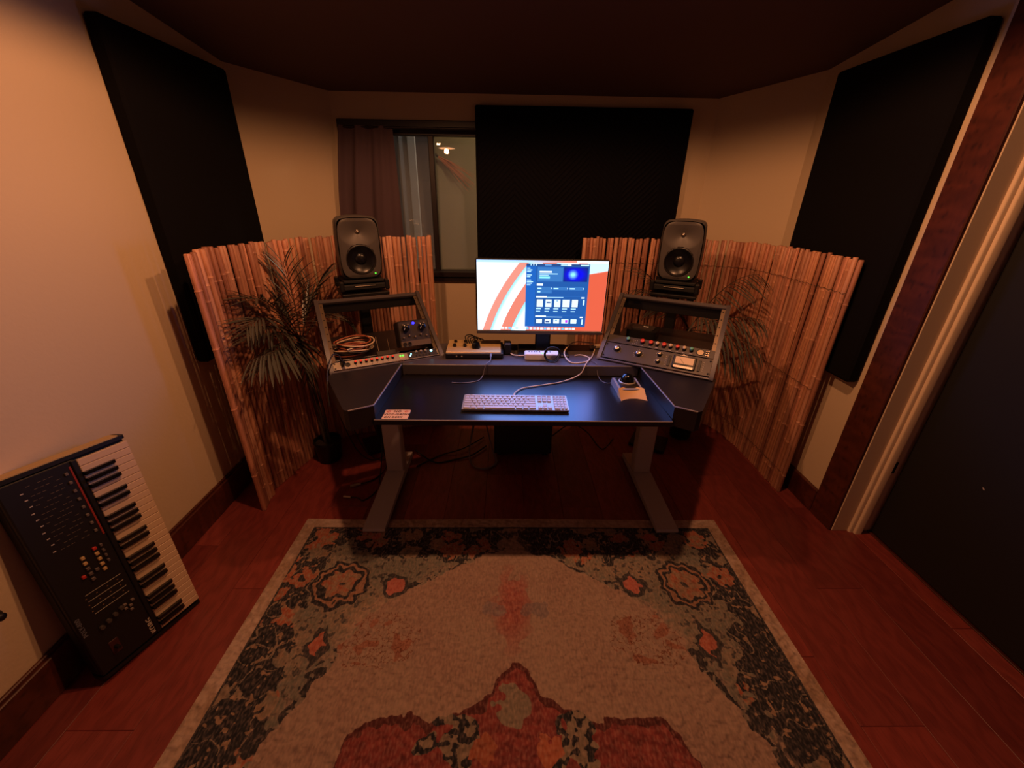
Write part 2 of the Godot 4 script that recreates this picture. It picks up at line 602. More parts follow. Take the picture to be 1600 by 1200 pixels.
func ceiling_lamp(p: Vector3, label: String) -> void:
	p.y = ceil_y(p.z) - 0.012
	var tilt := Basis(Vector3.RIGHT, -atan(CEIL_S))
	var t := thing("ceiling_lamp", label, "ceiling lamp", Transform3D(tilt, p), "ceiling downlights")
	var m := MB.new()
	m.lathe(Transform3D(), [Vector2(0.086, 0.0), Vector2(0.096, 0.0), Vector2(0.1, 0.006), Vector2(0.1, 0.012), Vector2(0.0, 0.012)], 32)
	piece("trim_ring", m.mesh(), M.lampring, t)
	m = MB.new()
	m.lathe(Transform3D(), [Vector2(0.0, -0.002), Vector2(0.05, -0.001), Vector2(0.086, 0.002), Vector2(0.086, 0.008)], 32)
	var d := piece("diffuser", m.mesh(), glow(LAMP_COLOR, LAMP_GLOW), t)
	d.cast_shadow = GeometryInstance3D.SHADOW_CASTING_SETTING_ON
	var l := SpotLight3D.new()
	l.name = "downlight"
	l.light_color = LAMP_COLOR
	l.light_energy = LAMP_ENERGY
	l.light_size = 0.022
	l.spot_angle = 81.0
	l.spot_angle_attenuation = 0.24
	l.spot_range = 12.0
	l.spot_attenuation = 2.0
	l.shadow_enabled = true
	l.transform = Transform3D(tilt.inverse() * Basis(Vector3.RIGHT, -PI / 2), Vector3(0, -0.028, 0))
	t.add_child(l)

func make_materials() -> void:
	var wall := mat(srgb(209, 190, 160), 0.85)
	wall.normal_enabled = true
	wall.normal_texture = noise_normal(3, 0.06, 1.2)
	wall.normal_scale = 0.25
	wall.uv1_triplanar = true
	wall.uv1_world_triplanar = true
	wall.uv1_scale = Vector3(3, 3, 3)
	M.wall = wall
	M.ceiling = mat(srgb(98, 76, 74), 0.9)
	M.lampring = mat(srgb(210, 200, 185), 0.5)
	var dark := mat(Color.WHITE, 0.45)
	dark.albedo_texture = tex(wood_image(128, 512, srgb(66, 30, 20), srgb(92, 44, 28), srgb(34, 14, 10), 41, 9.0, 3.0))
	M.darkwood = dark
	M.jamb = mat(srgb(228, 208, 180), 0.55)
	M.door = mat(srgb(13, 11, 11), 0.75)
	M.fabric = mat(srgb(19, 18, 20), 0.95)
	M.fabric.metallic_specular = 0.2
	M.fabric.normal_enabled = true
	M.fabric.normal_texture = noise_normal(5, 0.2, 3.0)
	M.fabric.normal_scale = 0.5
	M.fabric.uv1_triplanar = true
	M.fabric.uv1_scale = Vector3(14, 14, 14)
	var foam := mat(srgb(11, 11, 18), 0.75)
	foam.metallic_specular = 0.2
	foam.heightmap_enabled = true
	foam.heightmap_texture = tex(chevron_images()[0])
	foam.heightmap_scale = 0.3
	foam.uv1_scale = Vector3(2.2, 2.2, 1)
	M.foam = foam
	M.desk = mat(srgb(34, 30, 32), 0.38)
	M.deskedge = mat(srgb(76, 70, 73), 0.42)
	M.desktop = mat(srgb(22, 20, 24), 0.30)
	M.legedge = mat(srgb(120, 110, 110), 0.35)
	M.rail = mat(srgb(126, 108, 88), 0.42, 0.6)
	M.leg = mat(srgb(186, 180, 182), 0.5, 0.1)
	M.black = mat(srgb(14, 13, 14), 0.5)
	M.gloss = mat(srgb(10, 10, 12), 0.18)
	M.hole = mat(srgb(5, 5, 5), 0.9)
	M.rubber = mat(srgb(20, 20, 22), 0.75)
	M.spk = mat(srgb(82, 78, 76), 0.42)
	M.cone = mat(srgb(15, 15, 17), 0.32)
	M.dome = mat(srgb(150, 140, 130), 0.25, 0.9)
	M.silver = mat(srgb(178, 166, 150), 0.4, 0.5)
	M.gear = mat(srgb(64, 58, 56), 0.45, 0.3)
	M.geardark = mat(srgb(40, 37, 38), 0.45, 0.2)
	M.white = mat(srgb(222, 218, 212), 0.45)
	M.key = mat(srgb(186, 184, 192), 0.4)
	M.ivory = mat(srgb(212, 186, 156), 0.35)
	M.ebony = mat(srgb(16, 14, 14), 0.25)
	M.print = mat(srgb(190, 180, 165), 0.7)
	M.ink = mat(srgb(60, 30, 24), 0.8)
	M.red = mat(srgb(190, 40, 30), 0.5)
	M.redknob = mat(srgb(214, 62, 36), 0.4)
	M.tealknob = mat(srgb(98, 168, 142), 0.4)
	M.creamknob = mat(srgb(206, 178, 132), 0.4)
	M.chrome = mat(srgb(220, 200, 170), 0.25, 0.8)
	M.meter = glow(srgb(255, 190, 120), 0.10)
	M.meter.albedo_color = srgb(214, 176, 128)
	M.ledgreen = glow(Color(0.25, 1.0, 0.2), 5.0)
	M.ledblue = glow(Color(0.12, 0.12, 1.0), 9.0)
	M.ledwhite = glow(Color(0.6, 0.95, 1.0), 4.0)
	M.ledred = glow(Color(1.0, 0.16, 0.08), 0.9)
	M.leaf = mat(srgb(86, 87, 80), 0.32)
	M.leaf.backlight_enabled = true
	M.leaf.backlight = Color(0.04, 0.05, 0.03)
	M.leaf.cull_mode = BaseMaterial3D.CULL_DISABLED
	M.stem = mat(srgb(70, 58, 44), 0.7)
	M.pot = mat(srgb(18, 17, 18), 0.5)
	M.soil = mat(srgb(38, 28, 22), 0.95)
	M.curtain = mat(srgb(88, 70, 78), 0.9)
	M.curtain.cull_mode = BaseMaterial3D.CULL_DISABLED
	M.curtain.normal_enabled = true
	M.curtain.normal_texture = noise_normal(8, 0.25, 2.0)
	M.curtain.uv1_triplanar = true
	M.curtain.uv1_scale = Vector3(9, 9, 9)
	M.winframe = mat(srgb(30, 24, 28), 0.4)
	var g := mat(Color(0.9, 0.95, 1.0, 0.06), 0.0)
	g.transparency = BaseMaterial3D.TRANSPARENCY_ALPHA
	g.metallic_specular = 0.5
	M.glass = g
	M.cable = mat(srgb(20, 18, 18), 0.5)
	M.cablewhite = mat(srgb(214, 190, 160), 0.5)
	M.cablegrey = mat(srgb(110, 104, 110), 0.5)
	M.cablebrown = mat(srgb(168, 92, 62), 0.5)
	M.sign = mat(srgb(226, 186, 150), 0.55)
	var bt := tex(bamboo_image())
	for k in 6:
		var b := mat([srgb(255, 240, 230), srgb(232, 214, 204), srgb(246, 222, 200), srgb(214, 190, 180), srgb(255, 226, 214), srgb(196, 168, 158)][k], 0.5)
		b.albedo_texture = bt
		b.uv1_offset = Vector3(0.17 * k, 0.31 * k, 0)
		M["bamboo%d" % k] = b

# ---------------------------------------------------------------- room
const XL := -1.43
const XR := 1.605
const ZB := -2.9

func wall_seg(called: String, a: Vector2, b: Vector2, h: float, th: float, side: float) -> void:
	# a wall between floor points a and b (x, z), thickness to the outside
	var d := (b - a).normalized()
	var nrm := Vector2(d.y, -d.x) * side
	var m := MB.new()
	var poly := PackedVector2Array([a, b, b + nrm * th, a + nrm * th])
	m.prism(Transform3D(Basis(Vector3.RIGHT, Vector3(0, 0, 1), Vector3(0, -1, 0)), Vector3(0, h, 0)), poly, 0.0, h + 0.05)
	struct(called, m.mesh(), M.wall)

func room() -> void:
	# floor of wide red-brown boards
	var base := struct("floor", bx(Vector3(0.1, -0.062, -0.2), Vector3(4.2, 0.1, 6.4), 0.0), mat(srgb(30, 12, 8), 0.9))
	var woods := []
	for k in 5:
		var fm := mat([srgb(255, 255, 255), srgb(232, 226, 226), srgb(246, 236, 230), srgb(214, 206, 206), srgb(255, 246, 240)][k], 0.42)
		if k == 0: fm.albedo_texture = tex(wood_image(160, 640, srgb(124, 54, 50), srgb(150, 70, 64), srgb(80, 32, 32), 21, 7.0, 2.4))
		else: fm.albedo_texture = woods[0].albedo_texture
		fm.uv1_scale = Vector3(5.0, 0.8, 1)
		fm.uv1_offset = Vector3(0.37 * k, 0.21 * k, 0)
		woods.append(fm)
	for i in 18:
		var x := -1.7 + 0.2 * i
		var z: float = -3.1 - 1.24 * [0.2, 0.62, 0.05, 0.44, 0.83, 0.3][i % 6]
		if i == 13: z = -0.89 - 1.24 * 2
		var k := 0
		while z < 2.9:
			var z0 := maxf(z, -3.1)
			var z1 := minf(z + 1.24, 2.9)
			if z1 - z0 > 0.05:
				var m := MB.new()
				m.cbox(Transform3D(Basis(Vector3(1, 0, 0), Vector3(0, 0, 1), Vector3(0, -1, 0)), Vector3(0, 0, 0)), Vector3(0.1992, z1 - z0 - 0.0008, 0.012), 0.0012)
				piece("plank", m.mesh(), woods[(i * 2 + k * 3) % 5], base, Transform3D(Basis(), Vector3(x + 0.1, -0.006, (z0 + z1) / 2)))
			z += 1.24
			k += 1
	# walls
	wall_seg("wall_left", Vector2(XL, 2.7), Vector2(XL, -2.53), 2.5, 0.1, 1.0)
	wall_seg("wall_left_corner", Vector2(XL, -2.53), Vector2(-1.055, ZB), 2.5, 0.1, 1.0)
	wall_seg("wall_right_corner", Vector2(1.265, ZB), Vector2(XR, -2.48), 2.5, 0.1, 1.0)
	wall_seg("wall_right", Vector2(XR, -2.48), Vector2(XR, -1.496), 2.5, 0.24, 1.0)
	wall_seg("wall_right_front", Vector2(XR, -0.544), Vector2(XR, 2.7), 2.5, 0.24, 1.0)
	wall_seg("wall_front", Vector2(2.0, 2.7), Vector2(-1.6, 2.7), 2.5, 0.1, 1.0)
	struct("wall_right_header", bx(Vector3(XR + 0.12, 2.3, -1.02), Vector3(0.24, 0.46, 0.94), 0.0), M.wall)
	# back wall round the window opening
	var m := MB.new()
	var wx0 := -0.99
	var wx1 := 0.10
	var wy0 := 0.95
	var wy1 := 1.85
	for r in [[-1.2, wx0, 0.0, 2.5], [wx1, 1.4, 0.0, 2.5], [wx0, wx1, 0.0, wy0], [wx0, wx1, wy1, 2.5]]:
		m.box(Vector3((r[0] + r[1]) / 2, (r[2] + r[3]) / 2, ZB - 0.06), Vector3(r[1] - r[0], r[3] - r[2], 0.12), 0.0)
	struct("wall_back", m.mesh(), M.wall)
	# ceiling: slopes down towards the back wall
	m = MB.new()
	var prof := PackedVector2Array([Vector2(-3.1, ceil_y(-3.1)), Vector2(0.3, ceil_y(0.3)), Vector2(2.9, ceil_y(2.9)), Vector2(2.9, 2.6), Vector2(-3.1, 2.6)])
	m.prism(Transform3D(Basis(Vector3(0, 0, 1), Vector3(0, 1, 0), Vector3(-1, 0, 0)), Vector3(0, 0, 0)), prof, -2.2, 1.8)
	struct("ceiling", m.mesh(), M.ceiling)
	# baseboards, dark stained
	var bl := MB.new()
	bl.box(Vector3(XL + 0.011, 0.068, 0.085), Vector3(0.022, 0.136, 5.23), 0.003)
	bl.box(Vector3(XL + 0.006, 0.141, 0.085), Vector3(0.012, 0.012, 5.23), 0.003)
	struct("baseboard_left", bl.mesh(), M.darkwood)
	bl = MB.new()
	bl.box(Vector3(XR - 0.010, 0.064, -2.05), Vector3(0.020, 0.128, 0.84), 0.003)
	struct("baseboard_right", bl.mesh(), M.darkwood)
	for e in [[Vector2(XL, -2.53), Vector2(-1.055, ZB), "baseboard_left_corner"], [Vector2(1.265, ZB), Vector2(XR, -2.48), "baseboard_right_corner"], [Vector2(-1.055, ZB), Vector2(1.265, ZB), "baseboard_back"]]:
		var a: Vector2 = e[0]
		var b: Vector2 = e[1]
		var d := (b - a).normalized()
		bl = MB.new()
		bl.cbox(Transform3D(Basis(Vector3(d.x, 0, d.y), Vector3.UP, Vector3(-d.y, 0, d.x)), Vector3((a.x + b.x) / 2, 0.065, (a.y + b.y) / 2) + Vector3(-d.y, 0, d.x) * 0.01), Vector3(a.distance_to(b), 0.13, 0.02), 0.003)
		struct(e[2], bl.mesh(), M.darkwood)
	# dark door casing, cream jamb with its stop, black door
	m = MB.new()
	m.cbox(Transform3D(Basis(Vector3(0, 0, 1), Vector3(0, 1, 0), Vector3(-1, 0, 0)), Vector3(XR - 0.009, 1.03, -1.561)), Vector3(0.136, 2.06, 0.018), 0.004)
	struct("trim_1", m.mesh(), M.darkwood)
	m = MB.new()
	m.cbox(Transform3D(Basis(Vector3(0, 0, 1), Vector3(0, 1, 0), Vector3(-1, 0, 0)), Vector3(XR - 0.009, 1.03, -0.488)), Vector3(0.122, 2.06, 0.018), 0.004)
	struct("trim_2", m.mesh(), M.darkwood)
	var door := Node3D.new()
	door.name = "door_1"
	add_child(door)
	door.set_meta("kind", "structure")
	m = MB.new()
	m.box(Vector3(1.716, 1.02, -1.499), Vector3(0.228, 2.04, 0.018), 0.002)
	m.box(Vector3(1.716, 1.02, -0.541), Vector3(0.228, 2.04, 0.018), 0.002)
	m.box(Vector3(1.716, 2.05, -1.02), Vector3(0.228, 0.02, 0.98), 0.002)
	piece("jamb", m.mesh(), M.jamb, door)
	for sg in [[-1.49, 1.0], [-0.55, -1.0]]:
		m = MB.new()
		var z: float = sg[0]
		var s: float = sg[1]
		m.prism(Transform3D(Basis(Vector3(1, 0, 0), Vector3(0, 0, s), Vector3(0, 1, 0)), Vector3(0, 0, z)), PackedVector2Array([Vector2(1.680, 0), Vector2(1.681, 0.009), Vector2(1.685, 0.012), Vector2(1.699, 0.012), Vector2(1.700, 0.021), Vector2(1.704, 0.024), Vector2(1.730, 0.024), Vector2(1.732, 0)]), 0.0, 2.03, true)
		piece("door_stop", m.mesh(), M.jamb, door)
	m = MB.new()
	m.box(Vector3(1.803, 1.022, -1.02), Vector3(0.042, 2.02, 0.915), 0.003)
	piece("door_panel", m.mesh(), M.door, door)
	m = MB.new()
	for c in [Vector3(1.7815, 0.50, -1.19), Vector3(1.7815, 0.93, -1.01), Vector3(1.7815, 1.08, -1.02)]:
		m.cbox(Transform3D(Basis(Vector3.RIGHT, 0.7), c), Vector3(0.0012, 0.004, 0.010), 0.0003)
	piece("paint_chip", m.mesh(), M.print, door)
	m = MB.new()
	m.box(Vector3(1.757, 0.375, -1.4895), Vector3(0.026, 0.06, 0.003), 0.001)
	piece("strike_hole", m.mesh(), M.hole, door)
	m = MB.new()
	m.box(Vector3(1.80, 0.003, -1.02), Vector3(0.05, 0.006, 0.94), 0.001)
	piece("threshold", m.mesh(), M.darkwood, door)
	window()
	# small black fitting low on the left wall, at the picture's edge
	m = MB.new()
	m.lathe(Transform3D(Basis(Vector3(0, 0, 1), Vector3(1, 0, 0), Vector3(0, -1, 0)), Vector3(XL, 0.375, -0.775)), [Vector2(0.018, 0.0), Vector2(0.018, 0.012), Vector2(0.012, 0.02), Vector2(0.011, 0.032), Vector2(0.006, 0.036), Vector2(0, 0.036)], 20)
	lone("wall_socket_plug", m.mesh(), M.black, "small round black plug low on the cream wall beside the synthesizer", "plug")

func window() -> void:
	var w := Node3D.new()
	w.name = "window_1"
	add_child(w)
	w.set_meta("kind", "structure")
	# casing on the wall, dark
	var m := MB.new()
	m.box(Vector3(-0.44, 1.848, ZB + 0.012), Vector3(1.17, 0.05, 0.03), 0.004)
	piece("head_casing", m.mesh(), M.winframe, w)
	m = MB.new()
	m.box(Vector3(-0.44, 0.936, ZB + 0.012), Vector3(1.17, 0.030, 0.028), 0.004)
	m.box(Vector3(-0.44, 0.972, ZB + 0.020), Vector3(1.17, 0.032, 0.05), 0.004)
	piece("sill", m.mesh(), M.winframe, w)
	m = MB.new()
	m.box(Vector3(-1.005, 1.39, ZB + 0.012), Vector3(0.04, 0.88, 0.028), 0.004)
	m.box(Vector3(0.12, 1.39, ZB + 0.012), Vector3(0.04, 0.88, 0.028), 0.004)
	piece("side_casing", m.mesh(), M.winframe, w)
	m = MB.new()
	m.box(Vector3(-0.475, 1.39, ZB - 0.04), Vector3(0.036, 0.86, 0.05), 0.004)
	piece("stile", m.mesh(), M.winframe, w)
	m = MB.new()
	m.box(Vector3(-0.44, 1.812, ZB - 0.04), Vector3(1.09, 0.03, 0.06), 0.003)
	m.box(Vector3(-0.44, 0.975, ZB - 0.04), Vector3(1.09, 0.03, 0.06), 0.003)
	piece("sash_rail", m.mesh(), M.winframe, w)
	# two panes of a double glazing, leaning back a little
	for k in 2:
		m = MB.new()
		m.box(Vector3.ZERO, Vector3(1.05, 0.82, 0.003), 0.0)
		piece("pane", m.mesh(), M.glass, w, Transform3D(Basis(Vector3.UP, [0.070, 0.048][k]) * Basis(Vector3.RIGHT, [-0.058, -0.076][k]), Vector3(-0.44, 1.395, ZB - 0.115 - 0.035 * k)))
	# curtain pulled to the left, hung from a thin rod
	var c := thing("curtain", "dark plum curtain gathered at the left of the window", "curtain", Transform3D(Basis(), Vector3(-0.85, 0.96, ZB + 0.06)))
	m = MB.new()
	m.grid(func(u: float, t: float) -> Vector3:
		var y := lerpf(0.875, -0.02, t)
		var bulge := sin(t * 2.2) * 0.035
		var x0 := -0.155 - bulge * 1.4 - 0.02 * t
		var x1 := 0.165 + 0.015 * t
		var f := pow(u, 0.8)
		var amp := lerpf(0.022, 0.005, u * u) * (0.7 + 0.4 * t)
		return Vector3(lerpf(x0, x1, u), y, amp * sin(f * 17.0 + 1.6 * sin(t * 2.0)) + 0.004 * sin(u * 41.0 + t * 5.0) * (1.0 - 0.6 * t)), 90, 24)
	piece("cloth", m.mesh(), M.curtain, c)
	m = MB.new()
	m.tube([Vector3(-0.16, 0.868, 0.0), Vector3(0.66, 0.868, 0.0)], 0.006, 8)
	piece("rod", m.mesh(), M.winframe, c)
	# mullion-side dark inner lining seen under the curtain edge is the sash itself

func next_room() -> void:
	# the room behind the glass: closed box with a pale wall, dark wall part, bluish door frame and a lamp
	var wm := mat(srgb(150, 136, 100), 0.9)
	var z1 := -5.0
	struct("wall_beyond_back", bx(Vector3(-0.3, 1.25, z1 - 0.05), Vector3(4.4, 2.5, 0.1), 0.0), wm)
	struct("wall_beyond_left", bx(Vector3(-2.45, 1.25, -4.0), Vector3(0.1, 2.5, 2.1), 0.0), wm)
	struct("wall_beyond_right", bx(Vector3(1.45, 1.25, -4.0), Vector3(0.1, 2.5, 2.1), 0.0), wm)
	struct("ceiling_beyond", bx(Vector3(-0.3, 2.55, -4.04), Vector3(4.4, 0.1, 2.02), 0.0), mat(srgb(120, 112, 96), 0.9))
	struct("floor_beyond", bx(Vector3(-0.3, -0.06, -4.1), Vector3(4.4, 0.1, 1.9), 0.0), mat(srgb(70, 40, 28), 0.6))
	for e in [["wall_beyond_near_left", -1.8, 1.2], ["wall_beyond_near_right", 1.4, 0.1]]:
		struct(e[0], bx(Vector3(e[1], 1.25, -3.0), Vector3(e[2], 2.5, 0.04), 0.0), wm)
	struct("wall_beyond_dark", bx(Vector3(-1.3, 1.25, z1 + 0.04), Vector3(1.0, 2.5, 0.08), 0.0), mat(srgb(66, 64, 78), 0.8))
	var t := thing("door_frame_boards", "pale blue-grey door frame seen through the window, beside the curtain", "door frame", Transform3D(Basis(), Vector3(-1.11, 0, -4.55)))
	for k in 3:
		piece("board", bx(Vector3(0.02 + 0.085 * k, 1.1, 0.02 * k), Vector3(0.075, 2.2, 0.04), 0.004), mat(srgb(132 + 22 * k, 150 + 18 * k, 190 + 8 * k), 0.6), t)
	piece("head_board", bx(Vector3(0.22, 2.25, 0.02), Vector3(0.5, 0.09, 0.06), 0.004), mat(srgb(140, 156, 190), 0.6), t)
	# fan of dried orange stems hung on the far wall
	var fan := thing("dried_stem_bunch", "orange fan of dried stems seen through the window glass", "dried stems", Transform3D(Basis(), Vector3(-0.755, 1.855, z1 + 0.02)))
	var mm := MB.new()
	var r2 := RandomNumberGenerator.new()
	r2.seed = 5
	for k in 40:
		var a := -0.40 - 0.42 * r2.randf()
		var l := 0.22 + 0.28 * r2.randf()
		var p1 := Vector3(cos(a) * l, sin(a) * l, 0.02 + 0.05 * r2.randf())
		mm.tube([Vector3(0, 0, 0.02), p1 * 0.5 + Vector3(0, 0.012, 0), p1], 0.0035, 4, 0.0015)
	piece("stem_spray", mm.mesh(), mat(srgb(214, 120, 70), 0.8), fan)
	mm = MB.new()
	mm.tube([Vector3(-0.05, 0.03, 0.02), Vector3(0.02, -0.01, 0.025)], 0.012, 8)
	piece("tie", mm.mesh(), M.stem, fan)
	# lamp of that room
	var lt := thing("flush_lamp_beyond", "small flush lamp on the ceiling of the room behind the window", "ceiling lamp", Transform3D(Basis(), Vector3(0.55, 2.49, -3.9)))
	var m := MB.new()
	m.lathe(Transform3D(), [Vector2(0, 0.0), Vector2(0.09, 0.0), Vector2(0.1, 0.006), Vector2(0.1, 0.011)], 24)
	piece("diffuser", m.mesh(), glow(Color(1.0, 0.88, 0.72), 2.0), lt)
	var l := OmniLight3D.new()
	l.name = "room_glow"
	l.light_color = Color(1.0, 0.88, 0.72)
	l.light_energy = 0.85
	l.light_size = 0.09
	l.omni_range = 8.0
	l.omni_attenuation = 2.0
	l.shadow_enabled = true
	l.position = Vector3(0, -0.13, 0)
	lt.add_child(l)

# ---------------------------------------------------------------- desk with two rack bays
var RL: Transform3D
var RR: Transform3D
const LEN_L := 0.437
const LEN_R := 0.388

func rack_xf(p: Vector3, yaw: float, tilt: float) -> Transform3D:
	var a := Vector3(cos(yaw), 0, -sin(yaw))
	var nn := Vector3(sin(yaw), 0, cos(yaw))
	var u := Vector3(0, cos(tilt), 0) - nn * sin(tilt)
	return Transform3D(Basis(a, u, a.cross(u)), p)

func floor_prism(poly: Array, y0: float, y1: float) -> ArrayMesh:
	# poly: Vector2(x, z)
	var m := MB.new()
	m.prism(Transform3D(Basis(Vector3.RIGHT, Vector3(0, 0, 1), Vector3(0, -1, 0)), Vector3(0, 0, 0)), PackedVector2Array(poly), -y0, -y1)
	return m.mesh()

func desk() -> void:
	RL = rack_xf(Vector3(-0.53, 0.757, -1.742), 0.467, 1.022)
	RR = rack_xf(Vector3(0.665, 0.765, -1.705), -0.518, 0.886)
	var t := thing("studio_desk", "black studio desk with two angled rack bays and grey legs", "desk")
	var m := MB.new()
	m.box(Vector3(0.072, 0.688, -1.54), Vector3(1.13, 0.024, 0.43), 0.003)
	piece("work_surface", m.mesh(), M.desktop, t)
	m = MB.new()
	m.box(Vector3(0.072, 0.7295, -1.893), Vector3(1.10, 0.051, 0.30), 0.003)
	piece("rear_shelf", m.mesh(), M.deskedge, t, Transform3D(), "raised rear shelf")
	# wings beside the work surface
	piece("wing", floor_prism([Vector2(-0.486, -1.337), Vector2(-0.564, -1.290), Vector2(-0.585, -1.300), Vector2(-0.765, -1.60), Vector2(-0.74, -1.63), Vector2(-0.479, -1.762)], 0.672, 0.755), M.desk, t)
	piece("wing", floor_prism([Vector2(0.637, -1.344), Vector2(0.706, -1.300), Vector2(0.728, -1.310), Vector2(0.915, -1.60), Vector2(0.90, -1.62), Vector2(0.626, -1.775)], 0.672, 0.755), M.desk, t)
	# rounded edge strips along the wings' inner and front top edges
	for e in [[Vector3(-0.479, 0.755, -1.74), Vector3(-0.486, 0.755, -1.337), Vector3(-0.564, 0.755, -1.290)], [Vector3(0.626, 0.755, -1.73), Vector3(0.637, 0.755, -1.344), Vector3(0.706, 0.755, -1.300)]]:
		m = MB.new()
		m.tube(e, 0.0035, 8)
		piece("edge_strip", m.mesh(), M.legedge, t)
	m = MB.new()
	m.tube([Vector3(-0.488, 0.6985, -1.3255), Vector3(0.632, 0.6985, -1.3255)], 0.003, 8)
	piece("front_edge_strip", m.mesh(), M.legedge, t)
	for side in 2:
		var xf := RL if side == 0 else RR
		var L := LEN_L if side == 0 else LEN_R
		var bay := Node3D.new()
		bay.name = "rack_bay"
		t.add_child(bay, true)
		bay.transform = xf
		# local up and horizontal-forward in bay space
		var up := (xf.basis.inverse() * Vector3.UP).normalized()
		var back := xf.basis.inverse() * Vector3(-xf.basis.z.x, 0, -xf.basis.z.z).normalized()
		var tilt := 1.022 if side == 0 else 0.886
		var ht := L * cos(tilt)
		var run := L * sin(tilt)
		for s in [-1.0, 1.0]:
			# cheek in the plane of back and up
			m = MB.new()
			var cx := Transform3D(Basis(back, up, back.cross(up)), Vector3(s * 0.249 - back.cross(up).x * 0.009, 0, 0))
			var top := Vector2(run, ht)
			var poly := PackedVector2Array([Vector2(-0.008, -0.004), Vector2(0.0, 0.010), top + Vector2(-0.006, 0.008), top + Vector2(0.004, 0.012), top + Vector2(0.016, 0.004), top + Vector2(0.03, -0.10), Vector2(run + 0.03, 0.0)])
			m.prism(cx, poly, 0.0, 0.018, true)
			piece("cheek", m.mesh(), M.deskedge, bay)
			m = MB.new()
			m.box(Vector3(s * 0.2315, L / 2, -0.006), Vector3(0.017, L - 0.02, 0.003), 0.0005)
			m.box(Vector3(s * 0.239, L / 2, -0.014), Vector3(0.002, L - 0.02, 0.016), 0.0005)
			piece("rack_rail", m.mesh(), M.rail, bay)
			m = MB.new()
			for k in 9:
				m.lathe(Transform3D(Basis(Vector3.RIGHT, PI / 2), Vector3(s * 0.2315, 0.05 + k * 0.0445, -0.0045)), [Vector2(0.0032, 0.0), Vector2(0.0032, 0.0006), Vector2(0.0, 0.0006)], 8)
			var hs := piece("rail_hole", m.mesh(), M.hole, bay)
			hs.set_meta("kind", "stuff")
		m = MB.new()
		m.box(Vector3(0, L + 0.002, -0.008), Vector3(0.498, 0.022, 0.018), 0.003)
		piece("top_bar", m.mesh(), M.deskedge, bay)
		m = MB.new()
		m.cbox(Transform3D(Basis(Vector3.RIGHT, up, Vector3.RIGHT.cross(up)), Vector3(0, L, 0) + back * 0.018 - up * 0.032), Vector3(0.48, 0.065, 0.014), 0.002)
		piece("back_bar", m.mesh(), M.black, bay)
		m = MB.new()
		m.box(Vector3(0, -0.003, -0.004), Vector3(0.498, 0.010, 0.016), 0.002)
		piece("bottom_bar", m.mesh(), M.deskedge, bay)
		m = MB.new()
		var y: float = 0.008 if side == 0 else 0.035
		var depth: float = 0.39 if side == 0 else 0.46
		m.cbox(Transform3D(Basis(Vector3.RIGHT, up, Vector3.RIGHT.cross(up)), back * (depth / 2 + 0.09) + up * y), Vector3(0.478, 0.014, depth - 0.02), 0.002)
		piece("bay_shelf", m.mesh(), M.desk, bay)
	for x in [-0.615, 0.780]:
		m = MB.new()
		m.box(Vector3(x, 0.36, -1.918), Vector3(0.096, 0.63, 0.066), 0.006)
		piece("column", m.mesh(), M.leg, t)
		# foot: tapered beam on the floor
		m = MB.new()
		var xf := Transform3D(Basis(Vector3(0, 0, 1), Vector3(0, 1, 0), Vector3(-1, 0, 0)), Vector3(x, 0, 0))
		m.prism(xf, PackedVector2Array([Vector2(-1.462, 0.010), Vector2(-1.458, 0.020), Vector2(-1.464, 0.030), Vector2(-1.86, 0.048), Vector2(-1.98, 0.048), Vector2(-2.09, 0.040), Vector2(-2.10, 0.010)]), -0.052, 0.052)
		piece("foot", m.mesh(), M.leg, t)
		m = MB.new()
		for z in [-1.50, -2.07]:
			m.lathe(Transform3D(Basis(), Vector3(x, 0.0096 if z > -1.55 else 0.0, z)), [Vector2(0.02, 0.0), Vector2(0.02, 0.012 if z < -1.55 else 0.004)], 12)
		piece("glide", m.mesh(), M.rubber, t)
	m = MB.new()
	m.box(Vector3(0.082, 0.655, -1.918), Vector3(1.42, 0.04, 0.05), 0.003)
	piece("cross_beam", m.mesh(), M.leg, t)
	for x in [-0.615, 0.780]:
		piece("support_arm", bx(Vector3(x, 0.664, -1.85), Vector3(0.07, 0.02, 0.55), 0.003), M.leg, t)

# ---------------------------------------------------------------- rug
func rug() -> void:
	var rm := mat(Color.WHITE, 0.95)
	rm.albedo_texture = tex(rug_image(1100, 816))
	rm.normal_enabled = true
	rm.normal_texture = noise_normal(17, 0.22, 4.0)
	rm.normal_scale = 0.6
	rm.rim_enabled = true
	rm.rim = 0.15
	rm.uv1_scale = Vector3(1, 1, 1)
	var m := MB.new()
	# two halves share the drawing, mirrored about the rug's middle
	var x0 := -0.966
	var x1 := 1.048
	var zb := -1.552
	var y := 0.0085
	var nx := 24
	var nz := 30
	for i in nx:
		for j in nz:
			var q: Array = []
			for o in [[0, 0], [1, 0], [1, 1], [0, 1]]:
				var u: float = float(i + o[0]) / nx
				var t: float = float(j + o[1]) / nz
				var px := lerpf(x0, x1, u)
				if t < 0.001: px += 0.0
				var pz := zb + 3.0 * t
				if j + o[1] == 0: pz += 0.004 * sin(u * 9.0)
				q.append([Vector3(px, y, pz), Vector2(u, t * 2.0 if t <= 0.5 else 2.0 - t * 2.0)])
			m.quad(q[0][0], q[1][0], q[2][0], q[3][0], Vector3.UP, q[0][1], q[1][1], q[2][1], q[3][1])
	var r := thing("area_rug", "large faded oriental rug with dark floral border and red medallion", "rug")
	piece("pile", m.mesh(), rm, r)
	m = MB.new()
	m.box(Vector3((x0 + x1) / 2, 0.0042, zb + 1.5), Vector3(x1 - x0 - 0.002, 0.0082, 2.994), 0.002)
	piece("backing", m.mesh(), mat(srgb(150, 118, 96), 0.95), r)

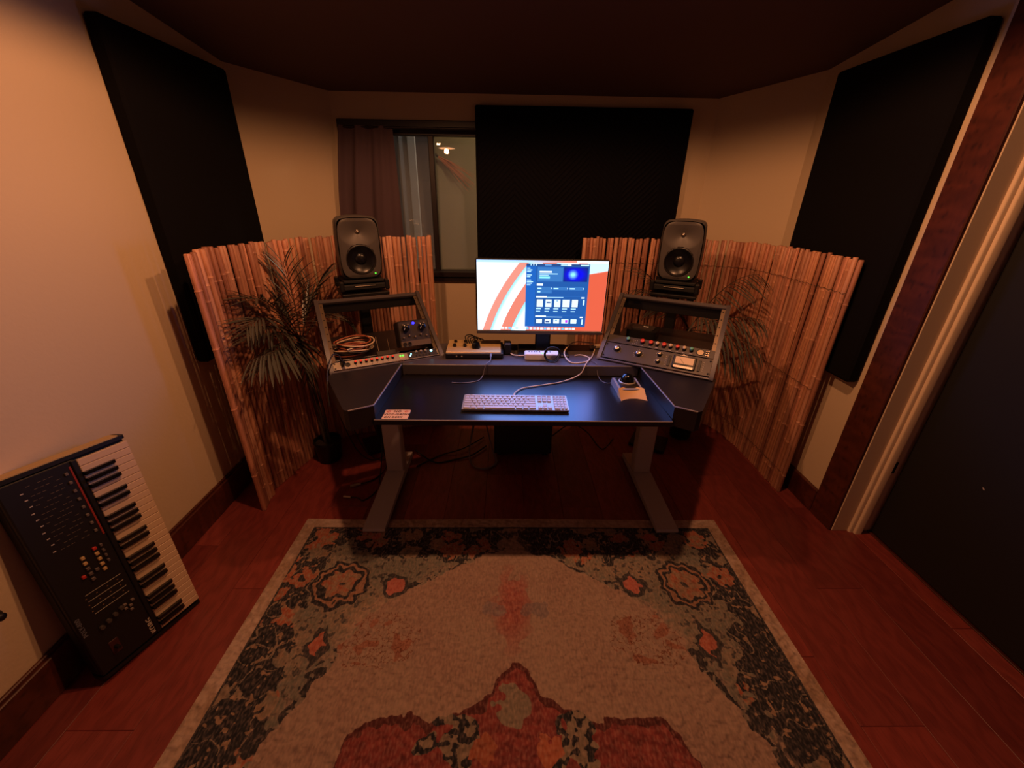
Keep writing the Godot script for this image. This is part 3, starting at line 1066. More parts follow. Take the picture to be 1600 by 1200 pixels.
# ---------------------------------------------------------------- acoustic panels
func panels() -> void:
	var m := MB.new()
	m.box(Vector3(XL + 0.029, 1.376, -2.11), Vector3(0.056, 1.262, 0.69), 0.010)
	lone("acoustic_panel", m.mesh(), M.fabric, "tall black fabric acoustic panel on the wall above the synthesizer side", "acoustic panel", Transform3D(), "black acoustic panels")
	m = MB.new()
	m.box(Vector3(XR - 0.029, 1.366, -1.995), Vector3(0.056, 1.30, 0.665), 0.010)
	lone("acoustic_panel", m.mesh(), M.fabric, "tall black fabric acoustic panel on the wall beside the dark door casing", "acoustic panel", Transform3D(), "black acoustic panels")
	# the big one behind the monitor has chevron ribs
	var t := thing("acoustic_panel", "wide black acoustic panel with chevron ribs behind the computer monitor", "acoustic panel", Transform3D(Basis(), Vector3(0.455, 1.30, ZB)), "black acoustic panels")
	m = MB.new()
	m.box(Vector3(0, 0, 0.032), Vector3(1.295, 1.30, 0.056), 0.008)
	piece("body", m.mesh(), M.fabric, t)
	m = MB.new()
	m.box(Vector3(0, 0, 0.062), Vector3(1.27, 1.275, 0.006), 0.002)
	piece("ribbed_face", m.mesh(), M.foam, t)

# ---------------------------------------------------------------- bamboo screens
func pole_mesh(sd: int) -> ArrayMesh:
	var r := RandomNumberGenerator.new()
	r.seed = sd
	var prof: Array = [Vector2(0.0, 0.0), Vector2(0.0085, 0.0), Vector2(0.0112, 0.002)]
	var y := 0.06 + 0.2 * r.randf()
	while y < 0.97:
		prof.append(Vector2(0.0108, y - 0.006))
		prof.append(Vector2(0.0125, y - 0.001))
		prof.append(Vector2(0.0100, y + 0.002))
		prof.append(Vector2(0.0110, y + 0.009))
		y += 0.17 + 0.13 * r.randf()
	prof.append(Vector2(0.0110, 0.998))
	prof.append(Vector2(0.0090, 1.0))
	prof.append(Vector2(0.0, 1.0))
	var m := MB.new()
	m.lathe(Transform3D(), prof, 9)
	return m.mesh()

func bamboo_run(o: Node3D, path: Array, h: float, meshes: Array, seed_: int, base: Vector3) -> void:
	var r := RandomNumberGenerator.new()
	r.seed = seed_
	var pts := smooth_path(path, 12)
	var acc := 0.0
	var last: Vector3 = pts[0]
	var wires := [[], [], []]
	var i := 0
	var nxt := 0.0
	for k in range(1, pts.size()):
		var a: Vector3 = pts[k - 1]
		var b: Vector3 = pts[k]
		var d := a.distance_to(b)
		while acc + d >= nxt:
			var p := a.lerp(b, (nxt - acc) / d)
			var fat := 0.82 + 0.32 * r.randf()
			var side := (b - a).normalized().cross(Vector3.UP)
			var off := side * (r.randf() - 0.5) * 0.008
			var hh := h + (r.randf() - 0.5) * 0.012
			var bs := Basis(Vector3.UP, r.randf() * TAU).scaled(Vector3(fat, hh, fat))
			bs = Basis(Vector3.RIGHT, (r.randf() - 0.5) * 0.008) * Basis(Vector3.BACK, (r.randf() - 0.5) * 0.010) * bs
			piece("bamboo_pole", meshes[r.randi() % meshes.size()], M["bamboo%d" % (r.randi() % 6)], o, Transform3D(bs, p + off - base))
			for w in 3: wires[w].append(p - base + side * -0.0128 + Vector3(0, h * [0.1, 0.5, 0.88][w] + (0.003 if i % 2 == 0 else -0.003), 0))
			nxt += 0.0212 * (fat + 0.05)
			i += 1
		acc += d
	for w in 3:
		var m := MB.new()
		m.tube(wires[w], 0.0012, 4)
		piece("binding_wire", m.mesh(), M.stem, o)

func bamboo() -> void:
	var meshes := []
	for k in 6: meshes.append(pole_mesh(100 + k))
	var b1 := Vector3(-0.9, 0, -2.2)
	var o := thing("bamboo_screen", "tall bamboo pole screen standing behind the left speaker and palm", "bamboo screen", Transform3D(Basis(), b1), "bamboo pole screens")
	bamboo_run(o, [Vector3(-1.262, 0, -1.765), Vector3(-1.225, 0, -1.88), Vector3(-1.19, 0, -2.05), Vector3(-1.07, 0, -2.31), Vector3(-0.92, 0, -2.385), Vector3(-0.625, 0, -2.462), Vector3(-0.427, 0, -2.495)], 1.25, meshes, 1, b1)
	# the near end is folded over and stands in front
	bamboo_run(o, [Vector3(-1.218, 0, -1.625), Vector3(-1.236, 0, -1.70), Vector3(-1.236, 0, -1.745)], 1.25, meshes, 2, b1)
	var b2 := Vector3(1.2, 0, -2.4)
	o = thing("bamboo_screen", "tall bamboo pole screen standing behind the right speaker, nearest the door", "bamboo screen", Transform3D(Basis(), b2), "bamboo pole screens")
	bamboo_run(o, [Vector3(1.516, 0, -1.785), Vector3(1.518, 0, -1.99), Vector3(1.510, 0, -2.25), Vector3(1.455, 0, -2.49), Vector3(1.245, 0, -2.60), Vector3(0.836, 0, -2.66), Vector3(0.47, 0, -2.69)], 1.24, meshes, 3, b2)

# ---------------------------------------------------------------- speakers
func rounded(w: float, h: float, r: float, bulge: float, seg := 6) -> PackedVector2Array:
	var p := PackedVector2Array()
	for q in [[1, -1, -PI / 2], [1, 1, 0.0], [-1, 1, PI / 2], [-1, -1, PI]]:
		for k in seg + 1:
			var a: float = q[2] + PI / 2 * k / seg
			p.append(Vector2(q[0] * (w / 2 - r) + cos(a) * r, q[1] * (h / 2 - r) + sin(a) * r))
		# gentle bow of the following side
		var nq: Array = [[1, 1], [-1, 1], [-1, -1], [1, -1]][[[1, -1], [1, 1], [-1, 1], [-1, -1]].find([q[0], q[1]])]
		var a0 := p[p.size() - 1]
		var a1 := Vector2(nq[0] * (w / 2 - r), nq[1] * (h / 2 - r))
		var dir: Vector2 = Vector2(q[0] + nq[0], q[1] + nq[1]).normalized()
		a1 += dir * r
		for k in range(1, 4):
			var f := k / 4.0
			p.append(a0.lerp(a1, f) + dir * bulge * 4.0 * f * (1.0 - f))
	return p

func ring_loft(m: MB, rings: Array) -> void:
	# rings: arrays of equal-length Vector3 loops, front loop last; smooth between rings
	var cnt: int = rings[0].size()
	var nr: Array = []
	for i in rings.size():
		var row := PackedVector3Array()
		for j in cnt:
			var du: Vector3 = rings[i][(j + 1) % cnt] - rings[i][(j - 1 + cnt) % cnt]
			var dv: Vector3 = rings[mini(i + 1, rings.size() - 1)][j] - rings[maxi(i - 1, 0)][j]
			row.append(du.cross(dv).normalized())
		nr.append(row)
	for i in rings.size() - 1:
		for j in cnt:
			var k := (j + 1) % cnt
			m.tri(rings[i][j], rings[i][k], rings[i + 1][k], nr[i][j], nr[i][k], nr[i + 1][k])
			m.tri(rings[i][j], rings[i + 1][k], rings[i + 1][j], nr[i][j], nr[i + 1][k], nr[i + 1][j])

func speaker(pos: Vector3, yaw: float, label: String) -> void:
	var W := 0.205
	var H := 0.298
	var t := thing("studio_speaker", label, "speaker", Transform3D(Basis(Vector3.UP, yaw) * Basis(Vector3.RIGHT, 0.05), pos), "studio monitor speakers")
	var out := rounded(W, H, 0.034, 0.006)
	var lp := func(s: Vector2, z: float) -> PackedVector3Array:
		var r := PackedVector3Array()
		for p in out: r.append(Vector3(p.x * s.x, H / 2 + p.y * s.y, z))
		return r
	# cabinet shell from the back to the front rim
	var m := MB.new()
	ring_loft(m, [lp.call(Vector2(0.02, 0.02), -0.19), lp.call(Vector2(0.70, 0.78), -0.188), lp.call(Vector2(0.82, 0.87), -0.175), lp.call(Vector2(0.95, 0.965), -0.10), lp.call(Vector2(1.0, 1.0), -0.03), lp.call(Vector2(0.985, 0.99), -0.010), lp.call(Vector2(0.93, 0.95), 0.0)])
	piece("cabinet", m.mesh(), M.spk, t)
	# baffle: height field with waveguide round the tweeter and a well for the woofer
	var tw := Vector2(0.0, 0.078)
	var wf := Vector2(0.0, -0.052)
	m = MB.new()
	var P := func(u: float, v: float) -> Vector3:
		var a := u * TAU
		# superellipse outline so that the grid ends at the rim
		var c := cos(a)
		var s := sin(a)
		var k := pow(pow(absf(c), 5.0) + pow(absf(s), 5.0), -0.2)
		var e := Vector2(c * k * W * 0.468, s * k * H * 0.475)
		var p := tw.lerp(e, v)
		var z := 0.004
		var dt := (p - tw).length()
		dt = Vector2((p.x - tw.x) / 0.092, (p.y - tw.y) / 0.070).length()
		z -= 0.026 * pow(clampf(1.0 - dt, 0.0, 1.0), 1.2)
		var dw := (p - wf).length()
		if dw < 0.0715: z -= 0.020
		z -= 0.004 * clampf((absf(p.x) / (W * 0.468) - 0.86) / 0.14, 0.0, 1.0)
		z -= 0.004 * clampf((absf(p.y) / (H * 0.475) - 0.9) / 0.1, 0.0, 1.0)
		return Vector3(p.x, H / 2 + p.y, z)
	m.grid(P, 72, 40)
	piece("baffle", m.mesh(), M.spk, t)
	var fw := Basis(Vector3.RIGHT, PI / 2)
	m = MB.new()
	m.lathe(Transform3D(fw, Vector3(wf.x, H / 2 + wf.y, 0.0)), [Vector2(0.0725, 0.0), Vector2(0.0725, 0.006), Vector2(0.069, 0.008), Vector2(0.066, 0.004)], 40)
	piece("woofer_ring", m.mesh(), M.geardark, t)
	m = MB.new()
	m.lathe(Transform3D(fw, Vector3(wf.x, H / 2 + wf.y, 0.0)), [Vector2(0.068, 0.001), Vector2(0.064, 0.004), Vector2(0.059, 0.0), Vector2(0.042, -0.007), Vector2(0.028, -0.011), Vector2(0.025, -0.007), Vector2(0.015, -0.003), Vector2(0.0, -0.001)], 40)
	piece("woofer_cone", m.mesh(), M.cone, t)
	m = MB.new()
	m.lathe(Transform3D(fw, Vector3(tw.x, H / 2 + tw.y, -0.022)), [Vector2(0.021, 0.004), Vector2(0.0165, 0.003), Vector2(0.014, 0.0005)], 28)
	piece("tweeter_ring", m.mesh(), M.black, t)
	m = MB.new()
	m.lathe(Transform3D(fw, Vector3(tw.x, H / 2 + tw.y, -0.022)), [Vector2(0.0125, 0.001), Vector2(0.0115, 0.006), Vector2(0.0075, 0.0105), Vector2(0.0, 0.0125)], 24)
	piece("tweeter_dome", m.mesh(), M.dome, t)
	m = MB.new()
	m.lathe(Transform3D(fw, Vector3(0.062, 0.026, 0.002)), [Vector2(0.0034, 0.0), Vector2(0.003, 0.003), Vector2(0.0, 0.0036)], 12)
	piece("power_light", m.mesh(), M.ledgreen, t)
	m = MB.new()
	m.box(Vector3(0.0, 0.017, 0.0025), Vector3(0.032, 0.004, 0.002), 0.0005)
	piece("name_plate", m.mesh(), M.gear, t)

func speaker_stand(pos: Vector3, yaw: float, label: String) -> void:
	# pos.y is the height of the top of the isolation frame
	var t := thing("speaker_stand", label, "speaker stand", Transform3D(Basis(Vector3.UP, yaw), Vector3(pos.x, 0, pos.z)), "speaker stands")
	var y := pos.y
	var m := MB.new()
	m.box(Vector3(0, y - 0.075, -0.08), Vector3(0.235, 0.016, 0.21), 0.003)
	piece("top_plate", m.mesh(), M.black, t)
	m = MB.new()
	m.box(Vector3(0, y - 0.008, -0.08), Vector3(0.20, 0.014, 0.19), 0.003)
	m.box(Vector3(0, y - 0.036, -0.08), Vector3(0.215, 0.030, 0.195), 0.006)
	piece("isolation_pad", m.mesh(), M.rubber, t)
	m = MB.new()
	for sx in [-1.0, 1.0]:
		m.box(Vector3(sx * 0.112, y - 0.03, 0.005), Vector3(0.022, 0.05, 0.035), 0.004)
		m.box(Vector3(sx * 0.112, y - 0.03, -0.165), Vector3(0.022, 0.05, 0.035), 0.004)
		m.box(Vector3(sx * 0.092, y - 0.098, 0.0), Vector3(0.032, 0.035, 0.035), 0.004)
	piece("corner_block", m.mesh(), M.black, t)
	m = MB.new()
	m.tube([Vector3(-0.05, y - 0.03, 0.0205), Vector3(0.05, y - 0.03, 0.0205)], 0.002, 6)
	piece("badge", m.mesh(), M.silver, t)
	m = MB.new()
	m.box(Vector3(0, (y - 0.083) / 2 + 0.01, -0.10), Vector3(0.055, y - 0.083 - 0.02, 0.05), 0.006)
	piece("pole", m.mesh(), M.black, t)
	m = MB.new()
	m.box(Vector3(0, 0.011, -0.115), Vector3(0.22, 0.022, 0.19), 0.005)
	piece("base_plate", m.mesh(), M.black, t)

func speakers() -> void:
	speaker(Vector3(-0.733, 1.068, -2.135), 0.50, "dark grey two-way studio speaker on a stand behind the left rack bay")
	speaker(Vector3(0.892, 1.072, -2.165), -0.50, "dark grey two-way studio speaker on a stand behind the right rack bay")
	speaker_stand(Vector3(-0.733, 1.066, -2.135), 0.50, "black pole stand with isolation pad under the left studio speaker")
	speaker_stand(Vector3(0.892, 1.070, -2.165), -0.50, "black pole stand with isolation pad under the right studio speaker")

# ---------------------------------------------------------------- monitor
func monitor() -> void:
	var c := Vector3(0.165, 1.032, -1.90)
	var t := thing("computer_monitor", "large thin-framed computer monitor, switched on, at the desk's centre", "monitor", Transform3D(Basis(Vector3.UP, -0.01), Vector3(c.x, 0.755, c.z)))
	var y := c.y - 0.755
	var m := MB.new()
	m.box(Vector3(0, y, -0.014), Vector3(0.612, 0.352, 0.026), 0.004)
	m.box(Vector3(0, y, -0.035), Vector3(0.34, 0.22, 0.03), 0.01)
	piece("housing", m.mesh(), M.black, t)
	m = MB.new()
	m.quad(Vector3(-0.3, y - 0.158, 0.0), Vector3(0.3, y - 0.158, 0.0), Vector3(0.3, y + 0.171, 0.0), Vector3(-0.3, y + 0.171, 0.0), Vector3.BACK, Vector2(0, 1), Vector2(1, 1), Vector2(1, 0), Vector2(0, 0))
	var sm := StandardMaterial3D.new()
	sm.albedo_color = Color(0.01, 0.01, 0.01)
	sm.roughness = 0.3
	sm.emission_enabled = true
	sm.emission = Color(0.88, 0.95, 1.0)
	sm.emission_operator = BaseMaterial3D.EMISSION_OP_MULTIPLY
	sm.emission_texture = tex(screen_image())
	sm.emission_energy_multiplier = SCREEN_GLOW
	piece("screen", m.mesh(), sm, t, Transform3D(Basis(), Vector3(0, 0, 0.0002)))
	m = MB.new()
	m.box(Vector3(0, y - 0.168, 0.0), Vector3(0.612, 0.016, 0.008), 0.002)
	piece("chin_bar", m.mesh(), M.deskedge, t)
	m = MB.new()
	m.box(Vector3(0.02, 0.09, -0.045), Vector3(0.075, 0.18, 0.024), 0.006)
	piece("neck", m.mesh(), M.black, t)
	m = MB.new()
	m.box(Vector3(0.02, 0.006, -0.03), Vector3(0.25, 0.012, 0.17), 0.004)
	piece("foot", m.mesh(), M.black, t)
	var l := AreaLight3D.new()
	l.name = "screen_light"
	l.area_size = Vector2(0.59, 0.32)
	l.light_color = Color(0.38, 0.58, 1.0)
	l.light_energy = SCREEN_LIGHT
	l.area_range = 8.0
	l.area_attenuation = 2.0
	l.shadow_enabled = true
	l.transform = Transform3D(Basis(Vector3.UP, PI) * Basis(Vector3.UP, PI), Vector3(0, y, 0.004)).rotated_local(Vector3.UP, PI)
	t.add_child(l)

# ---------------------------------------------------------------- palms
var leaflet_mesh: ArrayMesh

func make_leaflet() -> void:
	# unit blade along +x, folded along its midrib, drooping a little at the tip
	var m := MB.new()
	var k := 5
	for s in [-1.0, 1.0]:
		for i in k:
			var q: Array = []
			for f in [float(i) / k, float(i + 1) / k]:
				var wd: float = 0.5 * pow(sin(PI * clampf(0.06 + f * 0.94, 0.0, 1.0)), 0.7)
				var y: float = -0.16 * f * f
				q.append(Vector3(f, y, 0))
				q.append(Vector3(f, y + wd * 0.022, s * wd * 0.085))
			var nn := Vector3(0, 1, -s * 0.25).normalized()
			m.tri(q[0], q[1], q[3], nn, nn, nn)
			m.tri(q[0], q[3], q[2], nn, nn, nn)
	leaflet_mesh = m.mesh()

func palm(base: Vector3, crown: Vector3, fronds: Array, label: String, sd: int) -> void:
	var r := RandomNumberGenerator.new()
	r.seed = sd
	var t := thing("potted_palm", label, "potted plant", Transform3D(Basis(), base), "potted palms")
	var m := MB.new()
	m.lathe(Transform3D(), [Vector2(0.0, 0.0), Vector2(0.058, 0.0), Vector2(0.066, 0.01), Vector2(0.074, 0.12), Vector2(0.079, 0.13), Vector2(0.076, 0.14), Vector2(0.070, 0.138), Vector2(0.068, 0.12)], 28)
	piece("pot", m.mesh(), M.pot, t)
	m = MB.new()
	m.lathe(Transform3D(), [Vector2(0.069, 0.118), Vector2(0.03, 0.126), Vector2(0.0, 0.128)], 20)
	piece("soil", m.mesh(), M.soil, t)
	for k in 3:
		var o := Vector3(0.012 * cos(k * 2.1), 0, 0.012 * sin(k * 2.1))
		m = MB.new()
		m.tube(smooth_path([Vector3(0, 0.11, 0) + o, Vector3(0, 0.4, 0) + o * 1.8 + (crown - base) * Vector3(0.4, 0, 0.4), crown - base + o], 6), 0.009, 7, 0.006)
		piece("trunk", m.mesh(), M.stem, t)
	for F in fronds:
		var P0: Vector3 = F[0] - base
		var P1: Vector3 = F[1] - base
		var P2: Vector3 = F[2] - base
		var ln: float = F[3]
		var cnt: int = F[4]
		var droop: float = F[5]
		var C := P1 * 2.0 - (P0 + P2) * 0.5
		var pts := []
		for k in 13:
			var f := k / 12.0
			pts.append(P0.lerp(C, f).lerp(C.lerp(P2, f), f))
		m = MB.new()
		m.tube(pts, 0.0035, 5, 0.0012)
		var fr := piece("frond", m.mesh(), M.stem, t)
		for k in cnt:
			var f := 0.24 + 0.74 * k / (cnt - 1.0)
			var p := P0.lerp(C, f).lerp(C.lerp(P2, f), f)
			var tg := (P0.lerp(C, f) - C.lerp(P2, f)).normalized() * -1.0
			var sd0 := tg.cross(Vector3.UP)
			if sd0.length() < 0.35: sd0 = Vector3(1, 0, 0.15) + tg * 0.01
			sd0 = (sd0 - tg * sd0.dot(tg)).normalized()
			for s in [-1.0, 1.0]:
				var d: Vector3 = (sd0 * s * (0.85 - 0.35 * f) + tg * (0.42 + 0.5 * f) + Vector3.DOWN * droop + Vector3(r.randf() - 0.5, r.randf() - 0.5, r.randf() - 0.5) * 0.18).normalized()
				var l := ln * 1.14 * (0.55 + 0.75 * sin(PI * clampf(0.12 + f * 0.80, 0, 1))) * (0.85 + 0.25 * r.randf())
				for tries in 5:
					var tip := base + p + d * l
					var cl := clear_of(SCREEN_L if base.x < 0.0 else SCREEN_R, Vector2(tip.x, tip.z))
					if cl[0] > 0.022: break
					var push: float = (0.03 - cl[0]) / l
					d = (d + Vector3(cl[1].x, 0, cl[1].y) * push).normalized()
				var upv := Vector3.UP if absf(d.y) < 0.9 else tg
				var z := d.cross(upv).normalized()
				var y := z.cross(d).normalized()
				var wl := 0.14 * (0.85 + 0.3 * r.randf()) / ln * 0.115 / 0.14
				piece("leaflet", leaflet_mesh, M.leaf, fr, Transform3D(Basis(d * l, y * l, z * l * 0.9 * clampf(wl, 0.8, 1.3)), p))

const SCREEN_L := [Vector2(-1.245, -1.63), Vector2(-1.26, -1.765), Vector2(-1.225, -1.88), Vector2(-1.19, -2.05), Vector2(-1.07, -2.31), Vector2(-0.92, -2.385), Vector2(-0.625, -2.462), Vector2(-0.427, -2.495)]
const SCREEN_R := [Vector2(0.47, -2.69), Vector2(0.836, -2.66), Vector2(1.245, -2.60), Vector2(1.455, -2.49), Vector2(1.51, -2.25), Vector2(1.518, -1.99), Vector2(1.516, -1.785)]

func clear_of(poly: Array, p: Vector2) -> Array:
	# [signed distance to the screen (room side positive), direction into the room]
	var best := 9.0
	var out := [9.0, Vector2.ZERO]
	for i in poly.size() - 1:
		var q := Geometry2D.get_closest_point_to_segment(p, poly[i], poly[i + 1])
		var d := p.distance_to(q)
		if d < best:
			best = d
			var e: Vector2 = (poly[i + 1] - poly[i]).normalized()
			var n := Vector2(e.y, -e.x)
			if n.dot(Vector2(0.1, -1.4) - q) < 0.0: n = -n
			out = [d * signf(n.dot(p - q)) if d > 1e-5 else 0.0, n]
	return out

func palms() -> void:
	make_leaflet()
	var c := Vector3(-1.085, 0.74, -2.07)
	palm(Vector3(-1.058, 0, -2.072), c, [
		[c, Vector3(-1.082, 0.97, -2.07), Vector3(-1.083, 1.156, -2.05), 0.15, 13, 0.0],
		[c, Vector3(-1.115, 0.95, -1.95), Vector3(-1.13, 1.03, -1.84), 0.15, 13, 0.1],
		[c, Vector3(-1.10, 0.92, -1.88), Vector3(-1.115, 0.93, -1.70), 0.13, 13, 0.05],
		[c, Vector3(-1.055, 0.80, -1.80), Vector3(-1.105, 0.80, -1.65), 0.13, 14, 0.6],
		[c, Vector3(-1.02, 0.95, -2.12), Vector3(-0.905, 1.115, -2.14), 0.13, 11, 0.1],
		[c, Vector3(-1.10, 0.87, -1.92), Vector3(-1.12, 0.88, -1.72), 0.13, 12, 0.0],
		[c, Vector3(-1.03, 0.76, -1.96), Vector3(-1.01, 0.60, -1.90), 0.10, 8, 0.5],
		[c, Vector3(-0.99, 0.86, -2.17), Vector3(-0.86, 0.84, -2.19), 0.12, 9, 0.25],
		[c, Vector3(-1.12, 0.90, -2.03), Vector3(-1.13, 1.03, -1.88), 0.14, 12, 0.1],
		[c, Vector3(-1.06, 0.90, -2.14), Vector3(-1.03, 1.05, -2.18), 0.13, 10, 0.1],
		[c, Vector3(-1.09, 0.83, -1.96), Vector3(-1.11, 0.87, -1.80), 0.12, 11, 0.2],
		[c, Vector3(-1.09, 0.80, -1.93), Vector3(-1.115, 0.76, -1.76), 0.13, 11, 0.3],
		[c, Vector3(-1.05, 0.89, -1.94), Vector3(-1.04, 1.00, -1.84), 0.13, 11, 0.1],
	], "potted palm with dark fronds and black pot beside the left rack bay", 3)
	c = Vector3(1.09, 0.76, -2.32)
	palm(Vector3(1.19, 0, -2.36), c, [
		[c, Vector3(1.225, 1.015, -2.28), Vector3(1.37, 1.100, -2.23), 0.14, 14, 0.7],
		[c, Vector3(1.26, 0.86, -2.22), Vector3(1.385, 0.875, -2.12), 0.13, 13, 0.7],
		[c, Vector3(1.25, 0.77, -2.17), Vector3(1.365, 0.74, -2.06), 0.13, 12, 0.7],
		[c, Vector3(0.91, 0.98, -2.38), Vector3(0.745, 1.11, -2.34), 0.12, 12, 0.2],
		[c, Vector3(0.95, 0.92, -2.42), Vector3(0.77, 0.975, -2.42), 0.12, 11, 0.3],
		[c, Vector3(1.13, 0.86, -2.26), Vector3(1.20, 0.82, -2.18), 0.11, 9, 0.6],
		[c, Vector3(1.03, 0.91, -2.43), Vector3(0.93, 1.08, -2.46), 0.12, 10, 0.2],
		[c, Vector3(1.20, 0.71, -2.17), Vector3(1.31, 0.62, -2.08), 0.11, 9, 0.7],
		[c, Vector3(0.99, 0.88, -2.38), Vector3(0.87, 0.86, -2.42), 0.11, 9, 0.4],
	], "potted palm half hidden behind the right rack bay, its fronds spread over the bamboo", 4)

# ---------------------------------------------------------------- rack gear
func knob(r0: float, h: float, flute := false) -> ArrayMesh:
	# axis along +z, base at z = 0
	var m := MB.new()
	m.lathe(Transform3D(Basis(Vector3.RIGHT, PI / 2), Vector3.ZERO), [Vector2(r0, 0.0), Vector2(r0 * 0.97, h * 0.85), Vector2(r0 * 0.85, h), Vector2(0.0, h)], 18)
	if flute:
		for k in 8:
			m.cbox(Transform3D(Basis(Vector3.BACK, TAU * k / 8), Vector3.ZERO) * Transform3D(Basis(), Vector3(r0 * 0.96, 0, h * 0.4)), Vector3(r0 * 0.22, r0 * 0.3, h * 0.75), 0.0003)
	return m.mesh()

func text_mesh(s: String, size: float, bold := false) -> TextMesh:
	var f := SystemFont.new()
	f.font_names = PackedStringArray(["Droid Sans"])
	if bold: f.font_weight = 700
	var tm := TextMesh.new()
	tm.text = s
	tm.font = f
	tm.font_size = 64
	tm.pixel_size = size / 64.0
	tm.depth = 0.0008
	tm.curve_step = 4.0
	return tm

func at(x: float, y: float, z := 0.0) -> Transform3D:
	return Transform3D(Basis(), Vector3(x, y, z))

func rack_gear() -> void:
	# ---- left bay: one-unit silver preamp along the bottom
	var t := thing("rack_preamp", "silver one-unit rack preamp with eight red-capped knobs, bottom of left bay", "audio gear", RL * at(0, 0.031, 0.0))
	var m := MB.new()
	m.box(Vector3(0, 0, -0.0015), Vector3(0.478, 0.043, 0.003), 0.0008)
	piece("face_plate", m.mesh(), M.silver, t)
	m = MB.new()
	m.box(Vector3(0, 0.005, -0.008), Vector3(0.435, 0.030, 0.012), 0.001)
	piece("chassis", m.mesh(), M.geardark, t)
	var kb := knob(0.0062, 0.013)
	for k in 8:
		var kn := piece("gain_knob", kb, M.black, t, at(-0.145 + k * 0.0235, 0.002, 0.0))
		piece("cap", knob(0.0048, 0.002), M.ledred, kn, at(0, 0, 0.0131))
		m = MB.new()
		m.box(Vector3(-0.145 + k * 0.0235, -0.012, 0.0006), Vector3(0.003, 0.003, 0.001), 0.0002)
		piece("button", m.mesh(), M.black, t)
	m = MB.new()
	m.lathe(Transform3D(Basis(Vector3.RIGHT, PI / 2), Vector3(-0.178, 0.0, 0.0)), [Vector2(0.011, 0.0), Vector2(0.011, 0.003), Vector2(0.007, 0.003), Vector2(0.007, 0.001), Vector2(0, 0.001)], 18)
	piece("input_socket", m.mesh(), M.black, t)
	for s in [-1.0, 1.0]:
		m = MB.new()
		for yy in [-0.014, 0.014]:
			m.lathe(Transform3D(Basis(Vector3.RIGHT, PI / 2), Vector3(s * 0.2315, yy, 0.0)), [Vector2(0.004, 0.0), Vector2(0.004, 0.002), Vector2(0, 0.0025)], 10)
		piece("rack_screw", m.mesh(), M.black, t)
	for k in 2:
		piece("signal_light", knob(0.0035, 0.002), M.ledgreen, t, at(0.056 + k * 0.012, 0.006, 0.0))
	m = MB.new()
	m.box(Vector3(0.062, -0.008, 0.001), Vector3(0.022, 0.012, 0.002), 0.0005)
	piece("label_plate", m.mesh(), M.creamknob, t)
	m = MB.new()
	m.box(Vector3(0.16, 0.0, 0.0008), Vector3(0.14, 0.037, 0.002), 0.0005)
	piece("control_strip", m.mesh(), M.gear, t)
	for k in 3:
		piece("control_knob", kb, M.silver, t, at(0.132 + k * 0.022, 0.008, 0.0018))
	m = MB.new()
	for k in 5:
		m.lathe(Transform3D(Basis(Vector3.RIGHT, PI / 2), Vector3(0.128 + k * 0.016, -0.010, 0.0018)), [Vector2(0.0042, 0.0), Vector2(0.0036, 0.002), Vector2(0, 0.002)], 10)
	piece("jack_socket", m.mesh(), M.black, t)
	for k in 3:
		piece("meter_light", knob(0.0028, 0.002), M.ledwhite, t, at(0.1 + k * 0.0035, -0.006 + k * 0.006, 0.001))
	piece("power_light", knob(0.0055, 0.003), M.ledwhite, t, at(0.205, 0.008, 0.0018))
	# plug in the first socket with its thin black cable
	t = thing("microphone_plug", "black cable plug pushed into the silver preamp's left end", "cable", RL * at(-0.198, 0.031, 0.0))
	m = MB.new()
	m.tube([Vector3(0, 0, 0.001), Vector3(0.0, -0.004, 0.028), Vector3(0.004, -0.02, 0.040)], 0.0085, 10, 0.006)
	m.tube([Vector3(0.0, 0.004, 0.004), Vector3(-0.003, 0.012, 0.016), Vector3(-0.003, 0.016, 0.02)], 0.008, 8)
	piece("plug_body", m.mesh(), M.black, t)
	m = MB.new()
	m.tube(smooth_path([Vector3(-0.003, 0.016, 0.02), Vector3(-0.012, 0.035, 0.035), Vector3(-0.035, 0.03, 0.045), Vector3(-0.062, -0.03, 0.045), Vector3(-0.078, -0.10, 0.035), Vector3(-0.088, -0.2, 0.0)]), 0.0028, 6)
	piece("lead", m.mesh(), M.cable, t)
	# ---- desktop preamp box with two big knobs
	t = thing("two_knob_preamp", "small bronze preamp box with two big knobs and a blue light", "audio gear", rack_xf(RL * Vector3(0.138, 0.066, 0.004) + Vector3(0, 0.006, 0), 0.467, 0.36))
	m = MB.new()
	m.box(Vector3(0, 0.068, -0.028), Vector3(0.146, 0.118, 0.100), 0.003)
	piece("case", m.mesh(), M.geardark, t)
	m = MB.new()
	m.box(Vector3(0, 0.076, 0.024), Vector3(0.138, 0.092, 0.004), 0.001)
	piece("face_plate", m.mesh(), M.gear, t)
	m = MB.new()
	m.box(Vector3(0, 0.018, 0.026), Vector3(0.142, 0.026, 0.010), 0.002)
	piece("lower_lip", m.mesh(), M.rail, t)
	for s in [-1.0, 1.0]:
		var kn := piece("level_knob", knob(0.017, 0.018), M.gloss, t, at(s * 0.038, 0.092, 0.026))
		m = MB.new()
		m.box(Vector3(-0.006, -0.008, 0.0185), Vector3(0.002, 0.014, 0.001), 0.0002)
		piece("pointer", m.mesh(), M.white, kn, Transform3D(Basis(Vector3.BACK, -0.5), Vector3.ZERO))
		m = MB.new()
		for k in 2: m.lathe(Transform3D(Basis(Vector3.RIGHT, PI / 2), Vector3(s * 0.038 - 0.01 + k * 0.022, 0.108, 0.026)), [Vector2(0.004, 0.0), Vector2(0.004, 0.006), Vector2(0, 0.006)], 10)
		piece("toggle", m.mesh(), M.chrome, t)
